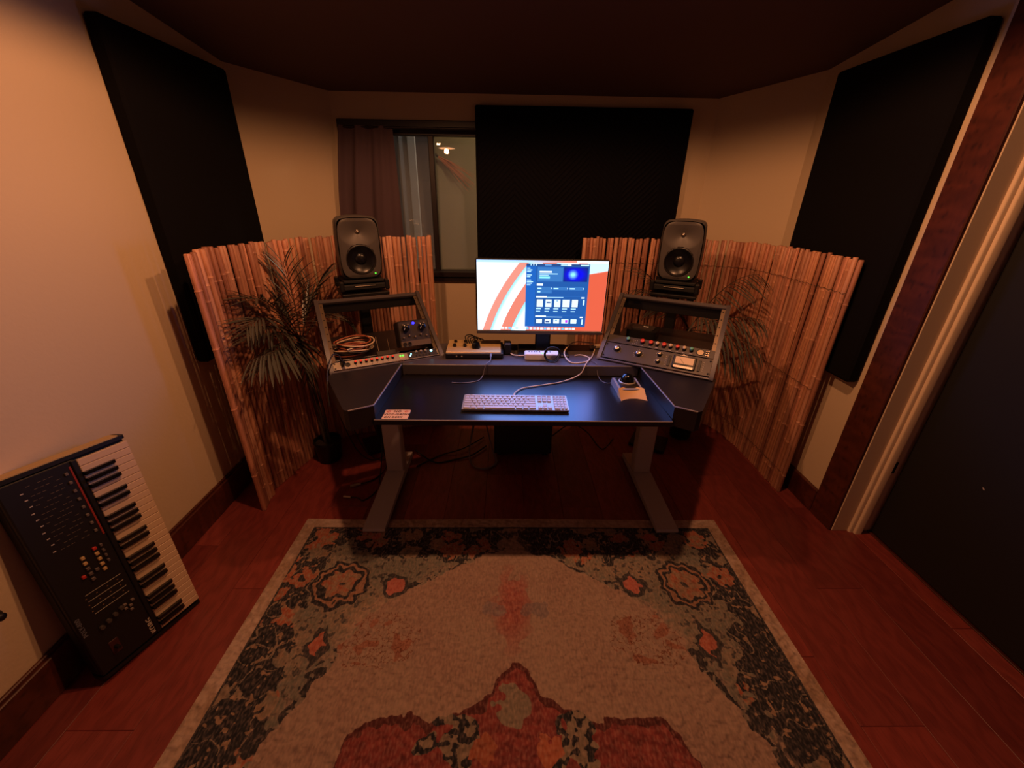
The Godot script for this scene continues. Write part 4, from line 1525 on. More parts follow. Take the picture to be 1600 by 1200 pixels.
	piece("power_light", knob(0.0055, 0.004), M.ledblue, t, at(0.0, 0.112, 0.026))
	m = MB.new()
	for k in 5: m.lathe(Transform3D(Basis(Vector3.RIGHT, PI / 2), Vector3(-0.054 + k * 0.027, 0.048 + 0.008 * (k % 2), 0.026)), [Vector2(0.0045, 0.0), Vector2(0.004, 0.008), Vector2(0, 0.009)], 10)
	piece("switch", m.mesh(), M.rail, t)
	m = MB.new()
	for k in 2: m.lathe(Transform3D(Basis(Vector3.RIGHT, PI / 2), Vector3(-0.054 + k * 0.022, 0.018, 0.031)), [Vector2(0.009, 0.0), Vector2(0.009, 0.003), Vector2(0.005, 0.003), Vector2(0.005, 0.0), Vector2(0, 0.0)], 14)
	piece("jack_socket", m.mesh(), M.black, t)
	m = MB.new()
	m.prism(at(0.0, 0.1275, 0.0) * Transform3D(Basis(Vector3.RIGHT, PI / 2), Vector3.ZERO), PackedVector2Array([Vector2(-0.05, -0.07), Vector2(-0.02, -0.07), Vector2(0.005, -0.015), Vector2(0.04, -0.015), Vector2(0.04, -0.02), Vector2(0.01, -0.02), Vector2(-0.015, -0.075), Vector2(-0.05, -0.075)]), -0.002, 0.001)
	piece("top_groove", m.mesh(), M.hole, t)
	# ---- coiled cables resting on the bay shelf
	coil_bundle(RL * at(-0.125, 0.10, -0.145))
	# slim aerial stand and clip behind
	t = thing("patch_box", "small dark junction box with thin rods inside the left rack bay", "audio gear", RL * at(0.005, 0.085, -0.045))
	piece("case", bx(Vector3.ZERO, Vector3(0.09, 0.03, 0.05), 0.003), M.gear, t)
	for k in 2:
		m = MB.new()
		m.tube([Vector3(-0.03 + 0.05 * k, 0.014, 0.0), Vector3(-0.03 + 0.05 * k, 0.10 - 0.02 * k, 0.03)], 0.0018, 6)
		piece("rod", m.mesh(), M.rail, t)
	# ---- right bay: colour-knob equaliser over a two-unit compressor
	t = thing("equaliser_unit", "black one-unit equaliser with a row of red, cream and teal knobs", "audio gear", RR * at(0, 0.122, 0.0))
	piece("face_plate", bx(Vector3(0, 0, -0.0015), Vector3(0.478, 0.043, 0.003), 0.0008), M.gear, t)
	piece("chassis", bx(Vector3(0, 0.002, -0.017), Vector3(0.435, 0.032, 0.03), 0.001), M.geardark, t)
	var cols := [M.tealknob, M.redknob, M.redknob, M.creamknob, M.redknob, M.creamknob, M.redknob, M.creamknob, M.tealknob]
	var xs := [-0.140, -0.073, -0.034, -0.005, 0.025, 0.054, 0.084, 0.114, 0.144]
	for k in 9:
		var big: bool = k in [1, 2, 4]
		var kn := piece("tone_knob", knob(0.0105 if big else 0.0088, 0.010), M.black, t, at(xs[k], 0.004, 0.0))
		piece("cap", knob(0.0098 if big else 0.0082, 0.008), cols[k], kn, at(0, 0, 0.0095))
	m = MB.new()
	m.lathe(Transform3D(Basis(Vector3.RIGHT, PI / 2), Vector3(0.182, 0.0, 0.0)), [Vector2(0.016, 0.0), Vector2(0.016, 0.003), Vector2(0.0135, 0.003)], 24)
	piece("meter_ring", m.mesh(), M.black, t)
	m = MB.new()
	m.lathe(Transform3D(Basis(Vector3.RIGHT, PI / 2), Vector3(0.182, 0.0, 0.0)), [Vector2(0.0135, 0.0015), Vector2(0, 0.0015)], 24)
	piece("meter_face", m.mesh(), M.meter, t)
	m = MB.new()
	for k in 6: m.box(Vector3(0.206 + 0.009 * (k % 2), -0.012 + 0.011 * (k / 2), 0.002), Vector3(0.006, 0.006, 0.004), 0.0008)
	piece("button_block", m.mesh(), M.chrome, t)
	m = MB.new()
	for k in 9: m.box(Vector3(-0.115 + 0.008 * (k % 3), -0.012 + 0.010 * (k / 3), 0.0004), Vector3(0.003, 0.003, 0.001), 0.0003)
	piece("scale_marks", m.mesh(), M.print, t)
	m = MB.new()
	for k in 8: m.box(Vector3(xs[k + 1], -0.015, 0.0004), Vector3(0.012, 0.0022, 0.0008), 0.0002)
	piece("knob_lettering", m.mesh(), M.print, t)
	t = thing("compressor_unit", "dark two-unit rack compressor with cream needle meter and chrome knobs", "audio gear", RR * at(0, 0.053, 0.0))
	piece("face_plate", bx(Vector3(0, 0, -0.0015), Vector3(0.478, 0.087, 0.003), 0.0008), M.gear, t)
	piece("chassis", bx(Vector3(0, 0.022, -0.02), Vector3(0.435, 0.04, 0.034), 0.001), M.geardark, t)
	for e in [[-0.178, 0.012, 0.014], [-0.075, 0.006, 0.014], [0.018, 0.022, 0.0095], [0.018, -0.016, 0.0095]]:
		var kn := piece("control_knob", knob(e[2], 0.012, true), M.black, t, at(e[0], e[1], 0.0))
		piece("cap", knob(e[2] * 0.72, 0.004), M.chrome, kn, at(0, 0, 0.0115))
		m = MB.new()
		for k in 11:
			var a := PI * 1.25 - PI * 1.5 * k / 10.0
			m.cbox(Transform3D(Basis(Vector3.BACK, a), Vector3(e[0], e[1], 0.0004)) * at(e[2] * 1.55, 0, 0), Vector3(0.0045, 0.0012, 0.0008), 0.0002)
		piece("dial_marks", m.mesh(), M.print, t)
	m = MB.new()
	m.box(Vector3(0.128, 0.002, 0.004), Vector3(0.098, 0.066, 0.008), 0.003)
	piece("meter_housing", m.mesh(), M.black, t)
	piece("meter_face", bx(Vector3(0.128, 0.008, 0.0082), Vector3(0.078, 0.036, 0.001), 0.0003), M.meter, t)
	m = MB.new()
	m.cbox(Transform3D(Basis(Vector3.BACK, 0.7), Vector3(0.118, 0.004, 0.0092)), Vector3(0.0012, 0.03, 0.0006), 0.0001)
	piece("needle", m.mesh(), M.ink, t)
	piece("maker_plate", bx(Vector3(0.128, -0.026, 0.0084), Vector3(0.082, 0.012, 0.001), 0.0003), M.silver, t)
	m = MB.new()
	m.prism(at(0.118, 0.037, 0.0), PackedVector2Array([Vector2(-0.022, 0), Vector2(0.022, 0), Vector2(0.006, 0.004), Vector2(0, 0.009), Vector2(-0.006, 0.004)]), 0.0, 0.001)
	piece("winged_emblem", m.mesh(), M.silver, t)
	for s in [-1.0, 1.0]:
		m = MB.new()
		m.box(Vector3(0.128 + s * 0.064, -0.002, 0.002), Vector3(0.011, 0.056, 0.004), 0.001)
		piece("button_strip", m.mesh(), M.black, t)
		m = MB.new()
		for k in 5: m.box(Vector3(0.128 + s * 0.079, -0.024 + 0.011 * k, 0.0004), Vector3(0.006, 0.002, 0.0008), 0.0002)
		piece("strip_lettering", m.mesh(), M.print, t)
	for s in [-1.0, 1.0]:
		m = MB.new()
		for yy in [-0.032, 0.032]:
			m.lathe(Transform3D(Basis(Vector3.RIGHT, PI / 2), Vector3(s * 0.2315, yy, 0.0)), [Vector2(0.004, 0.0), Vector2(0.004, 0.002), Vector2(0, 0.0025)], 10)
		piece("rack_screw", m.mesh(), M.hole, t)
	# router-like dark box at the back of the right bay
	t = thing("router_box", "rounded black box on the rack shelf behind the equaliser, near the monitor", "router", Transform3D(Basis(Vector3.UP, -0.518), Vector3(0.715, 0.808, -2.03)))
	m = MB.new()
	m.prism(Transform3D(Basis(Vector3.RIGHT, -PI / 2), Vector3.ZERO), rounded(0.15, 0.12, 0.02, 0.0), 0.0, 0.045, true)
	piece("case", m.mesh(), M.black, t)
	m = MB.new()
	m.prism(Transform3D(Basis(Vector3.RIGHT, -PI / 2), Vector3(0, 0.045, 0)), rounded(0.11, 0.085, 0.016, 0.0), 0.0, 0.006, true)
	piece("lid", m.mesh(), M.gear, t)
	piece("label_sticker", bx(Vector3(0.01, 0.0515, -0.01), Vector3(0.025, 0.001, 0.012), 0.0002), M.white, t)

func coil_bundle(xf: Transform3D) -> void:
	# loops lie level in the bay
	var p := xf.origin
	p.y = 0.782
	var t := thing("cable_coil", "coil of brown and black cables lying inside the left rack bay", "cable coil", Transform3D(Basis(Vector3.UP, 0.467), p))
	var r := RandomNumberGenerator.new()
	r.seed = 12
	for k in 11:
		var pts := []
		var ra := 0.062 + 0.028 * r.randf()
		var rb := ra * (0.72 + 0.15 * r.randf())
		var y := 0.005 + 0.0048 * k
		var off := Vector3((r.randf() - 0.5) * 0.02, 0, (r.randf() - 0.5) * 0.02)
		for q in 29:
			var a := TAU * q / 28.0 + k
			pts.append(off + Vector3(cos(a) * ra, y + 0.005 * sin(a * 2.0 + k), sin(a) * rb))
		var m := MB.new()
		m.tube(pts, 0.0036, 6)
		piece("loop", m.mesh(), [M.cablebrown, M.cable, M.cablebrown, M.cable, M.cablewhite][k % 5], t)
	for k in 3:
		var m := MB.new()
		var a := 0.6 + k * 1.1
		m.tube([Vector3(cos(a) * 0.085, 0.03 + 0.01 * k, sin(a) * 0.06), Vector3(cos(a + 0.3) * 0.098, 0.028 + 0.008 * k, sin(a + 0.3) * 0.075)], 0.0055, 8)
		piece("plug", m.mesh(), M.silver, t)

# ---------------------------------------------------------------- things on the desk
func desk_items() -> void:
	# keyboard
	var kx := Transform3D(Basis(Vector3.UP, -0.012), Vector3(0.041, 0.7, -1.447)) * Transform3D(Basis(Vector3.RIGHT, 0.06), Vector3(0, 0.0105, 0))
	var t := thing("computer_keyboard", "white wired computer keyboard lying on the black desk", "keyboard", kx)
	var m := MB.new()
	m.prism(Transform3D(Basis(Vector3.RIGHT, -PI / 2), Vector3(0, -0.003, 0)), rounded(0.419, 0.1149, 0.006, 0.0), 0.0, 0.008, true)
	piece("body", m.mesh(), M.silver, t)
	m = MB.new()
	m.box(Vector3(0, -0.0055, -0.048), Vector3(0.40, 0.008, 0.012), 0.002)
	piece("rear_foot", m.mesh(), M.white, t)
	var cache := {}
	var put := func(x: float, z: float, w: float, d: float) -> void:
		var key := "%.3f_%.3f" % [w, d]
		if not cache.has(key):
			var km := MB.new()
			km.box(Vector3(0, 0.001, 0), Vector3(w - 0.0032, 0.0032, d - 0.0032), 0.0009)
			cache[key] = km.mesh()
		piece("key", cache[key], M.key, t, at(-0.2045 + x + w / 2, 0.0065, 0) * at(0, 0, -0.0525 + z + d / 2))
	var U := 0.01905
	# function row, 14 narrow keys, then rows; z from the back edge
	for k in 14: put.call(k * U * 15.0 / 14.0, 0.0, U * 15.0 / 14.0, 0.0125)
	var z := 0.0135
	for k in 13: put.call(k * U, z, U, 0.0183)
	put.call(13 * U, z, 2 * U, 0.0183)
	z += 0.0183
	put.call(0.0, z, 1.5 * U, 0.0183)
	for k in 12: put.call((1.5 + k) * U, z, U, 0.0183)
	put.call(13.5 * U, z, 1.5 * U, 0.0183)
	z += 0.0183
	put.call(0.0, z, 1.75 * U, 0.0183)
	for k in 11: put.call((1.75 + k) * U, z, U, 0.0183)
	put.call(12.75 * U, z, 2.25 * U, 0.0183)
	z += 0.0183
	put.call(0.0, z, 2.25 * U, 0.0183)
	for k in 10: put.call((2.25 + k) * U, z, U, 0.0183)
	put.call(12.25 * U, z, 2.75 * U, 0.0183)
	z += 0.0183
	var x := 0.0
	for w in [1.5, 1.25, 1.5, 6.5, 1.5, 1.25, 1.5]:
		put.call(x, z, w * U, 0.0183)
		x += w * U
	for k in 3: put.call(0.2925 + k * U, 0.0, U, 0.0125)
	for rr in 2:
		for k in 3: put.call(0.2925 + k * U, 0.0135 + rr * 0.0183, U, 0.0183)
	put.call(0.2925 + U, 0.0135 + 3 * 0.0183, U, 0.0183)
	for k in 3: put.call(0.2925 + k * U, 0.0135 + 4 * 0.0183, U, 0.0183)
	for k in 4: put.call(0.356 + k * U * 0.7, 0.0, U * 0.7, 0.0125)
	for rr in 5:
		for k in 4:
			if rr == 4 and k == 0: continue
			if k == 3 and rr == 4: continue
			var wd := 0.0133
			if rr == 4 and k == 1: put.call(0.356, 0.0135 + rr * 0.0183, 2 * wd, 0.0183)
			elif rr == 3 and k == 3: put.call(0.356 + 3 * wd, 0.0135 + rr * 0.0183, wd, 0.0366)
			else: put.call(0.356 + k * wd, 0.0135 + rr * 0.0183, wd, 0.0183)
	# white keyboard lead to the hub end
	m = MB.new()
	m.tube(smooth_path([Vector3(0.037, 0.712, -1.506), Vector3(0.040, 0.708, -1.545), Vector3(0.075, 0.7045, -1.602), Vector3(0.16, 0.7045, -1.635), Vector3(0.26, 0.705, -1.675), Vector3(0.345, 0.720, -1.725), Vector3(0.375, 0.762, -1.752), Vector3(0.425, 0.761, -1.86), Vector3(0.46, 0.775, -1.965)], 8), 0.0026, 8)
	lone("keyboard_cable", m.mesh(), M.cablewhite, "pale cable running from the white keyboard up over the rear shelf", "cable")
	m = MB.new()
	m.tube(smooth_path([Vector3(0.455, 0.782, -1.985), Vector3(0.36, 0.787, -1.99), Vector3(0.305, 0.778, -1.92), Vector3(0.285, 0.772, -1.84), Vector3(0.31, 0.7585, -1.773), Vector3(0.38, 0.7585, -1.785), Vector3(0.405, 0.7585, -1.835), Vector3(0.375, 0.7585, -1.875), Vector3(0.34, 0.7585, -1.868)], 8), 0.0034, 8)
	lone("white_cable_loop", m.mesh(), M.cablewhite, "thick pale cable looped on the rear shelf right of the white hub", "cable")
	m = MB.new()
	m.box(Vector3.ZERO, Vector3(0.06, 0.018, 0.022), 0.004)
	m.tube([Vector3(0.02, 0, 0.0), Vector3(0.055, 0.002, -0.01)], 0.006, 8)
	m.tube([Vector3(0.02, -0.004, 0.012), Vector3(0.05, -0.006, 0.022)], 0.005, 8)
	lone("cable_junction", m.mesh(), M.cablewhite, "small pale cable adapter at the monitor's lower right corner, by the rack", "adapter", Transform3D(Basis(Vector3.UP, 0.25), Vector3(0.465, 0.766, -1.985)))
	# trackball
	t = thing("trackball_mouse", "silver trackball mouse with a big dark ball, right side of the desk", "trackball", Transform3D(Basis(Vector3.UP, 0.03), Vector3(0.532, 0.7, -1.60)))
	m = MB.new()
	var prof := PackedVector2Array([Vector2(0.050, 0.0), Vector2(0.050, 0.026), Vector2(0.045, 0.028), Vector2(-0.055, 0.034), Vector2(-0.066, 0.030), Vector2(-0.074, 0.0)])
	m.prism(Transform3D(Basis(Vector3(0, 0, 1), Vector3(0, 1, 0), Vector3(-1, 0, 0)), Vector3.ZERO), prof, -0.052, 0.052, true)
	piece("body", m.mesh(), mat(srgb(166, 164, 172), 0.38, 0.3), t)
	m = MB.new()
	m.cbox(Transform3D(Basis(Vector3.RIGHT, 0.06), Vector3(0, 0.0315, -0.010)), Vector3(0.086, 0.006, 0.098), 0.002)
	piece("button_plate", m.mesh(), mat(srgb(44, 39, 42), 0.35, 0.2), t)
	m = MB.new()
	m.lathe(Transform3D(Basis(), Vector3(0, 0.033, -0.012)), [Vector2(0.037, 0.0), Vector2(0.037, 0.006), Vector2(0.032, 0.008), Vector2(0.030, 0.004)], 30)
	piece("scroll_ring", m.mesh(), M.silver, t)
	var sp := SphereMesh.new()
	sp.radius = 0.0285
	sp.height = 0.057
	piece("ball", sp, M.gloss, t, at(0, 0.046, -0.012))
	m = MB.new()
	# wrist rest: crescent that bows down and out from the buttons
	m.grid(func(u: float, v: float) -> Vector3:
		var wx := lerpf(-0.055, 0.055, u)
		var wq := 1.0 - pow(absf(wx) / 0.055, 2.0)
		var wz0 := 0.050 - 0.018 * wq
		var wz1 := 0.106 - 0.022 * wq
		var wy := 0.031 * pow(1.0 - v, 1.15) + 0.001
		return Vector3(wx, wy, lerpf(wz0, wz1, v)), 20, 10)
	for s in [-1.0, 1.0]:
		m.quad(Vector3(s * 0.055, 0.0, 0.045), Vector3(s * 0.055, 0.0, 0.104), Vector3(s * 0.055, 0.001, 0.104), Vector3(s * 0.055, 0.032, 0.050), Vector3(s, 0, 0))
	piece("wrist_rest", m.mesh(), mat(srgb(214, 172, 120), 0.45), t)
	m = MB.new()
	m.tube(smooth_path([Vector3(0.497, 0.712, -1.668), Vector3(0.465, 0.703, -1.664), Vector3(0.44, 0.703, -1.69), Vector3(0.43, 0.715, -1.735), Vector3(0.425, 0.7595, -1.755), Vector3(0.41, 0.7585, -1.80)]), 0.0016, 6)
	lone("trackball_cable", m.mesh(), M.cablegrey, "thin grey cable from the trackball up to the rear shelf", "cable")
	# card sign
	t = thing("desk_sign", "small cream card asking for no food or drink, at the desk's front corner", "sign", Transform3D(Basis(Vector3.UP, 0.02), Vector3(-0.414, 0.7005, -1.364)))
	m = MB.new()
	m.prism(Transform3D(Basis(Vector3.RIGHT, -PI / 2), Vector3.ZERO), rounded(0.097, 0.07, 0.005, 0.0), 0.0, 0.002, true)
	piece("card", m.mesh(), M.sign, t)
	var flat := Basis(Vector3.RIGHT, -PI / 2)
	piece("lettering", text_mesh("NO", 0.020, true), M.ink, t, Transform3D(flat, Vector3(0, 0.002, -0.0225)))
	piece("lettering", text_mesh("FOOD/DRINK", 0.0165, true), M.ink, t, Transform3D(flat, Vector3(0, 0.002, 0.001)))
	piece("lettering", text_mesh("ON DESK", 0.0165, true), M.ink, t, Transform3D(flat, Vector3(-0.008, 0.002, 0.022)))
	for s in [-1.0, 1.0]:
		m = MB.new()
		m.lathe(Transform3D(Basis(), Vector3(s * 0.034, 0.0019, -0.0225)), [Vector2(0.0072, 0.0), Vector2(0.0072, 0.0006), Vector2(0.0054, 0.0006)], 18)
		m.cbox(Transform3D(Basis(Vector3.UP, 0.8), Vector3(s * 0.034, 0.0022, -0.0225)), Vector3(0.0125, 0.0006, 0.0016), 0.0001)
		piece("no_symbol", m.mesh(), M.red, t)
	# hub
	t = thing("usb_hub", "white multi-port hub with a green light on the rear shelf", "usb hub", Transform3D(Basis(Vector3.UP, -0.01), Vector3(0.175, 0.755, -1.83)))
	m = MB.new()
	m.cbox(Transform3D(Basis(Vector3.RIGHT, 0.0), Vector3(0, 0.0165, 0)), Vector3(0.168, 0.033, 0.055), 0.005)
	piece("case", m.mesh(), M.white, t)
	for k in 9:
		if k == 5: continue
		m = MB.new()
		m.box(Vector3(-0.062 + k * 0.0125, 0.0325, -0.006), Vector3(0.0045, 0.002, 0.013), 0.0004)
		piece("port", m.mesh(), M.black, t)
	m = MB.new()
	m.lathe(Transform3D(Basis(), Vector3(0.0, 0.0325, 0.016)), [Vector2(0.004, 0.0), Vector2(0.003, 0.002), Vector2(0, 0.0025)], 12)
	piece("power_light", m.mesh(), M.ledgreen, t)
	# black cable coil leaning on the hub
	m = MB.new()
	for k in 3:
		var pts := []
		for q in 25:
			var a := TAU * q / 24.0
			pts.append(Vector3(cos(a) * (0.032 + 0.003 * k), 0.036 + sin(a) * (0.033 + 0.002 * k), 0.004 * k + 0.006 * sin(a + k)))
		m.tube(pts, 0.0026, 6)
	lone("black_cable_coil", m.mesh(), M.cable, "small coil of black cable standing against the white hub", "cable coil", Transform3D(Basis(Vector3.UP, 0.15), Vector3(0.218, 0.7585, -1.79)))
	# hub's own lead to the left
	m = MB.new()
	m.tube(smooth_path([Vector3(0.092, 0.771, -1.83), Vector3(0.062, 0.768, -1.835), Vector3(0.03, 0.762, -1.87), Vector3(0.005, 0.775, -1.93), Vector3(-0.005, 0.80, -1.965)]), 0.0034, 8)
	lone("hub_cable", m.mesh(), M.cablewhite, "short pale cable leaving the white hub towards the mixer", "cable")
	# small mixer
	t = thing("desktop_mixer", "low silver-topped mixer with black knobs on the rear shelf, left of monitor", "mixer", Transform3D(Basis(Vector3.UP, 0.02), Vector3(-0.15, 0.755, -1.90)))
	piece("case", bx(Vector3(0, 0.016, 0), Vector3(0.275, 0.026, 0.17), 0.003), M.black, t)
	m = MB.new()
	m.cbox(Transform3D(Basis(Vector3.RIGHT, 0.06), Vector3(-0.005, 0.033, -0.004)), Vector3(0.262, 0.008, 0.156), 0.002)
	piece("top_plate", m.mesh(), mat(srgb(206, 176, 122), 0.45, 0.3), t)
	for k in 3:
		for j in 2:
			m = MB.new()
			m.lathe(Transform3D(Basis(), Vector3(-0.10 + k * 0.05, 0.034, -0.05 + j * 0.055)), [Vector2(0.009, 0.0), Vector2(0.008, 0.016), Vector2(0.0, 0.017)], 14)
			piece("mixer_knob", m.mesh(), M.black, t)
	m = MB.new()
	m.lathe(Transform3D(Basis(), Vector3(0.005, 0.034, 0.02)), [Vector2(0.022, 0.0), Vector2(0.021, 0.012), Vector2(0.018, 0.024), Vector2(0.0, 0.026)], 22)
	piece("volume_knob", m.mesh(), M.gloss, t)
	for k in 3:
		piece("slot_line", bx(Vector3(0.062, 0.0365 + 0.0015 * (1 - k), -0.05 + 0.045 * k), Vector3(0.12, 0.001, 0.004), 0.0003), M.black, t)
	m = MB.new()
	for k in 2: m.lathe(Transform3D(Basis(Vector3.RIGHT, PI / 2), Vector3(-0.085 + 0.025 * k, 0.014, 0.085)), [Vector2(0.004, 0.0), Vector2(0.003, 0.001), Vector2(0, 0.001)], 10)
	piece("front_socket", m.mesh(), M.silver, t)
	m = MB.new()
	for k in 4:
		m.tube(smooth_path([Vector3(-0.04 + 0.012 * k, 0.036, -0.03), Vector3(-0.05 + 0.012 * k, 0.075 - 0.006 * k, -0.035), Vector3(-0.02 + 0.012 * k, 0.078 - 0.006 * k, -0.05), Vector3(-0.005 + 0.014 * k, 0.045, -0.072)]), 0.0028, 6)
	lone("patch_leads", m.mesh(), M.cable, "short black patch leads arching over the silver mixer", "cable", Transform3D(Basis(), Vector3(-0.15, 0.755, -1.90)))
	# black plug pack and thin lead over the shelf edge
	m = MB.new()
	m.box(Vector3(0, 0.03, 0), Vector3(0.035, 0.06, 0.05), 0.006)
	lone("power_adapter", m.mesh(), M.black, "black power adapter standing between the mixer and the white hub", "adapter", Transform3D(Basis(), Vector3(0.01, 0.755, -1.90)))
	m = MB.new()
	m.tube(smooth_path([Vector3(-0.07, 0.776, -1.805), Vector3(-0.072, 0.766, -1.77), Vector3(-0.088, 0.7625, -1.738), Vector3(-0.098, 0.735, -1.730), Vector3(-0.104, 0.712, -1.722), Vector3(-0.125, 0.7025, -1.68), Vector3(-0.19, 0.7025, -1.655), Vector3(-0.24, 0.7025, -1.66)]), 0.0022, 6)
	m.tube([Vector3(-0.07, 0.78, -1.82), Vector3(-0.07, 0.772, -1.80)], 0.005, 8)
	lone("shelf_lead", m.mesh(), M.cablegrey, "thin grey lead hanging from the mixer's front over the shelf edge", "cable")

# ---------------------------------------------------------------- synthesizer against the left wall
func synth() -> void:
	# local axes: x across from the key fronts to the rear edge, y up along the keys, z out of the panel
	var a := Vector3(-0.142, 0.983, -0.121).normalized()
	var b := Vector3(-0.30, 0.05, 0.95)
	b = (b - a * a.dot(b)).normalized()
	var n := a.cross(b)    # points away from the wall
	var right := -b
	var B := Vector3(-1.196, 0.019, -1.111)
	if n.x < 0: n = -n
	# basis: x = right (towards key fronts), y = a (up), z = n
	var xf := Transform3D(Basis(right, a, right.cross(a)), B - a * 0.014)
	var t := thing("synthesizer", "black keyboard synthesizer standing on its end against the left wall", "synthesizer", xf)
	var L := 0.682
	var LT := L + 0.030
	var W := 0.315
	var m := MB.new()
	# main case behind the panel: x from -W to 0, z from -0.062 to 0
	m.box(Vector3(-W / 2, LT / 2, -0.036), Vector3(W, LT - 0.012, 0.050), 0.006)
	piece("case", m.mesh(), M.black, t)
	m = MB.new()
	m.box(Vector3(-0.228, LT / 2, -0.003), Vector3(0.172, LT - 0.02, 0.018), 0.003)
	piece("control_panel", m.mesh(), mat(srgb(15, 13, 14), 0.5), t)
	# end cheeks
	for e in [0.0, 1.0]:
		m = MB.new()
		var pts := rounded(W + 0.004, 0.066, 0.014, 0.0)
		m.prism(Transform3D(Basis(Vector3(1, 0, 0), Vector3(0, 0, 1), Vector3(0, -1, 0)), Vector3(-W / 2, 0.006 if e == 0.0 else LT + 0.006, -0.027)), pts, 0.0, 0.012, true)
		piece("end_cheek", m.mesh(), M.black, t)
	m = MB.new()
	m.prism(Transform3D(Basis(Vector3(1, 0, 0), Vector3(0, 0, 1), Vector3(0, -1, 0)), Vector3(-W / 2, LT + 0.0085, -0.027)), rounded(W - 0.022, 0.056, 0.012, 0.0), 0.0, 0.004, true)
	piece("end_plate", m.mesh(), mat(srgb(206, 178, 120), 0.45, 0.4), t, Transform3D(), "gold-toned end plate")
	# keys: low C at the bottom, 29 white and 20 black
	var kw := L / 29.0
	var wk := MB.new()
	wk.box(Vector3(-0.068, 0, 0.002), Vector3(0.136, kw - 0.0012, 0.016), 0.0015)
	var wmesh := wk.mesh()
	var bk := MB.new()
	bk.prism(Transform3D(Basis(Vector3(1, 0, 0), Vector3(0, 0, 1), Vector3(0, -1, 0)), Vector3(0, 0.0055, 0)), PackedVector2Array([Vector2(-0.136, 0.0), Vector2(-0.136, 0.021), Vector2(-0.062, 0.021), Vector2(-0.054, 0.016), Vector2(-0.050, 0.0)]), 0.0, 0.011)
	var bmesh := bk.mesh()
	for k in 29:
		piece("white_key", wmesh, M.ivory, t, at(-0.002, 0.015 + kw * (k + 0.5), 0.0))
	for k in 28:
		if k % 7 in [0, 1, 3, 4, 5]:
			piece("black_key", bmesh, M.ebony, t, at(-0.002, 0.015 + kw * (k + 1), 0.002))
	m = MB.new()
	m.box(Vector3(-0.146, LT / 2, 0.004), Vector3(0.014, LT - 0.024, 0.014), 0.002)
	piece("key_strip", m.mesh(), M.black, t)
	m = MB.new()
	m.box(Vector3(-0.158, LT - 0.15, 0.0065), Vector3(0.005, 0.245, 0.002), 0.0005)
	piece("red_stripe", m.mesh(), mat(srgb(150, 46, 30), 0.5), t)
	# buttons beside the stripe
	for k in 8: piece("value_button", bx(Vector3(-0.172, LT - 0.045 - 0.029 * k, 0.008), Vector3(0.008, 0.009, 0.006), 0.001), mat(srgb(108, 96, 86), 0.5), t)
	# printed parameter table
	m = MB.new()
	for rr in 15:
		for q in 6:
			if (rr * 7 + q * 5) % 4 == 0: continue
			m.box(Vector3(-0.192 - 0.0125 * q, LT - 0.035 - 0.0155 * rr, 0.0062), Vector3(0.0085, 0.0016, 0.0005), 0.0001)
	var pt := piece("printed_table", m.mesh(), mat(srgb(92, 80, 64), 0.7), t)
	pt.set_meta("kind", "stuff")
	m = MB.new()
	for k in 10: m.box(Vector3(-0.272 + 0.002 * (k % 3), LT - 0.05 - 0.022 * k, 0.0062), Vector3(0.007, 0.003, 0.0005), 0.0001)
	piece("printed_heading", m.mesh(), M.print, t)
	# keypad
	var pad := [[0, 0, 1], [0, 1, 0], [0, 2, 0], [0, 3, 0], [0, 4, 0], [2, 0.5, 0], [2, 1.5, 0], [2, 2.5, 2], [2, 3.5, 2], [2, 4.5, 2], [-1, 0, 2], [-1, 1, 2], [-1, 2, 2], [-1, 3, 2], [1, 3.4, 2], [3, 3.4, 1]]
	for p in pad:
		piece("pad_button", bx(Vector3(-0.195 - 0.017 * p[0], LT - 0.300 - 0.0195 * p[1], 0.009), Vector3(0.010 if p[0] >= 0 else 0.007, 0.010, 0.008), 0.0012), [mat(srgb(196, 164, 110), 0.5), M.red, mat(srgb(92, 80, 78), 0.5)][p[2]], t)
	for k in 4:
		piece("division_line", bx(Vector3(-0.215, LT - 0.425 - 0.024 * k, 0.0062), Vector3(0.095, 0.0011, 0.0005), 0.0001), mat(srgb(200, 196, 178), 0.6), t)
	m = MB.new()
	for k in 12: m.box(Vector3(-0.18 - 0.028 * (k % 4), LT - 0.437 - 0.024 * (k / 4), 0.0062), Vector3(0.004, 0.003, 0.0005), 0.0001)
	piece("printed_marks", m.mesh(), mat(srgb(120, 92, 66), 0.7), t)
	for k in 5: piece("lever_button", bx(Vector3(-0.172 - 0.010 * (k % 2) - 0.012 * (k / 2), LT - 0.530 - 0.014 * (k % 3), 0.009), Vector3(0.009, 0.008, 0.008), 0.001), mat(srgb(112, 98, 92), 0.5), t)
	for k in 4:
		piece("tune_knob", knob(0.007, 0.010), mat(srgb(70, 64, 62), 0.4), t, at(-0.205 - 0.020 * k, LT - 0.532 - 0.006 * k, 0.006))
	# joystick well
	m = MB.new()
	m.box(Vector3(-0.258, 0.075, 0.0065), Vector3(0.026, 0.050, 0.003), 0.001)
	piece("joystick_well", m.mesh(), mat(srgb(60, 20, 18), 0.6), t)
	piece("joystick", knob(0.006, 0.022), M.black, t, at(-0.258, 0.075, 0.007))
	# maker's name beside the low keys and model name along the rear edge
	piece("lettering", text_mesh("KORG", 0.024, true), M.print, t, Transform3D(Basis(Vector3.BACK, PI / 2), Vector3(-0.158, 0.052, 0.006)))
	piece("lettering", text_mesh("POLY-800", 0.016, true), mat(srgb(96, 98, 112), 0.6), t, Transform3D(Basis(Vector3.BACK, PI / 2), Vector3(-0.303, 0.20, 0.006)))

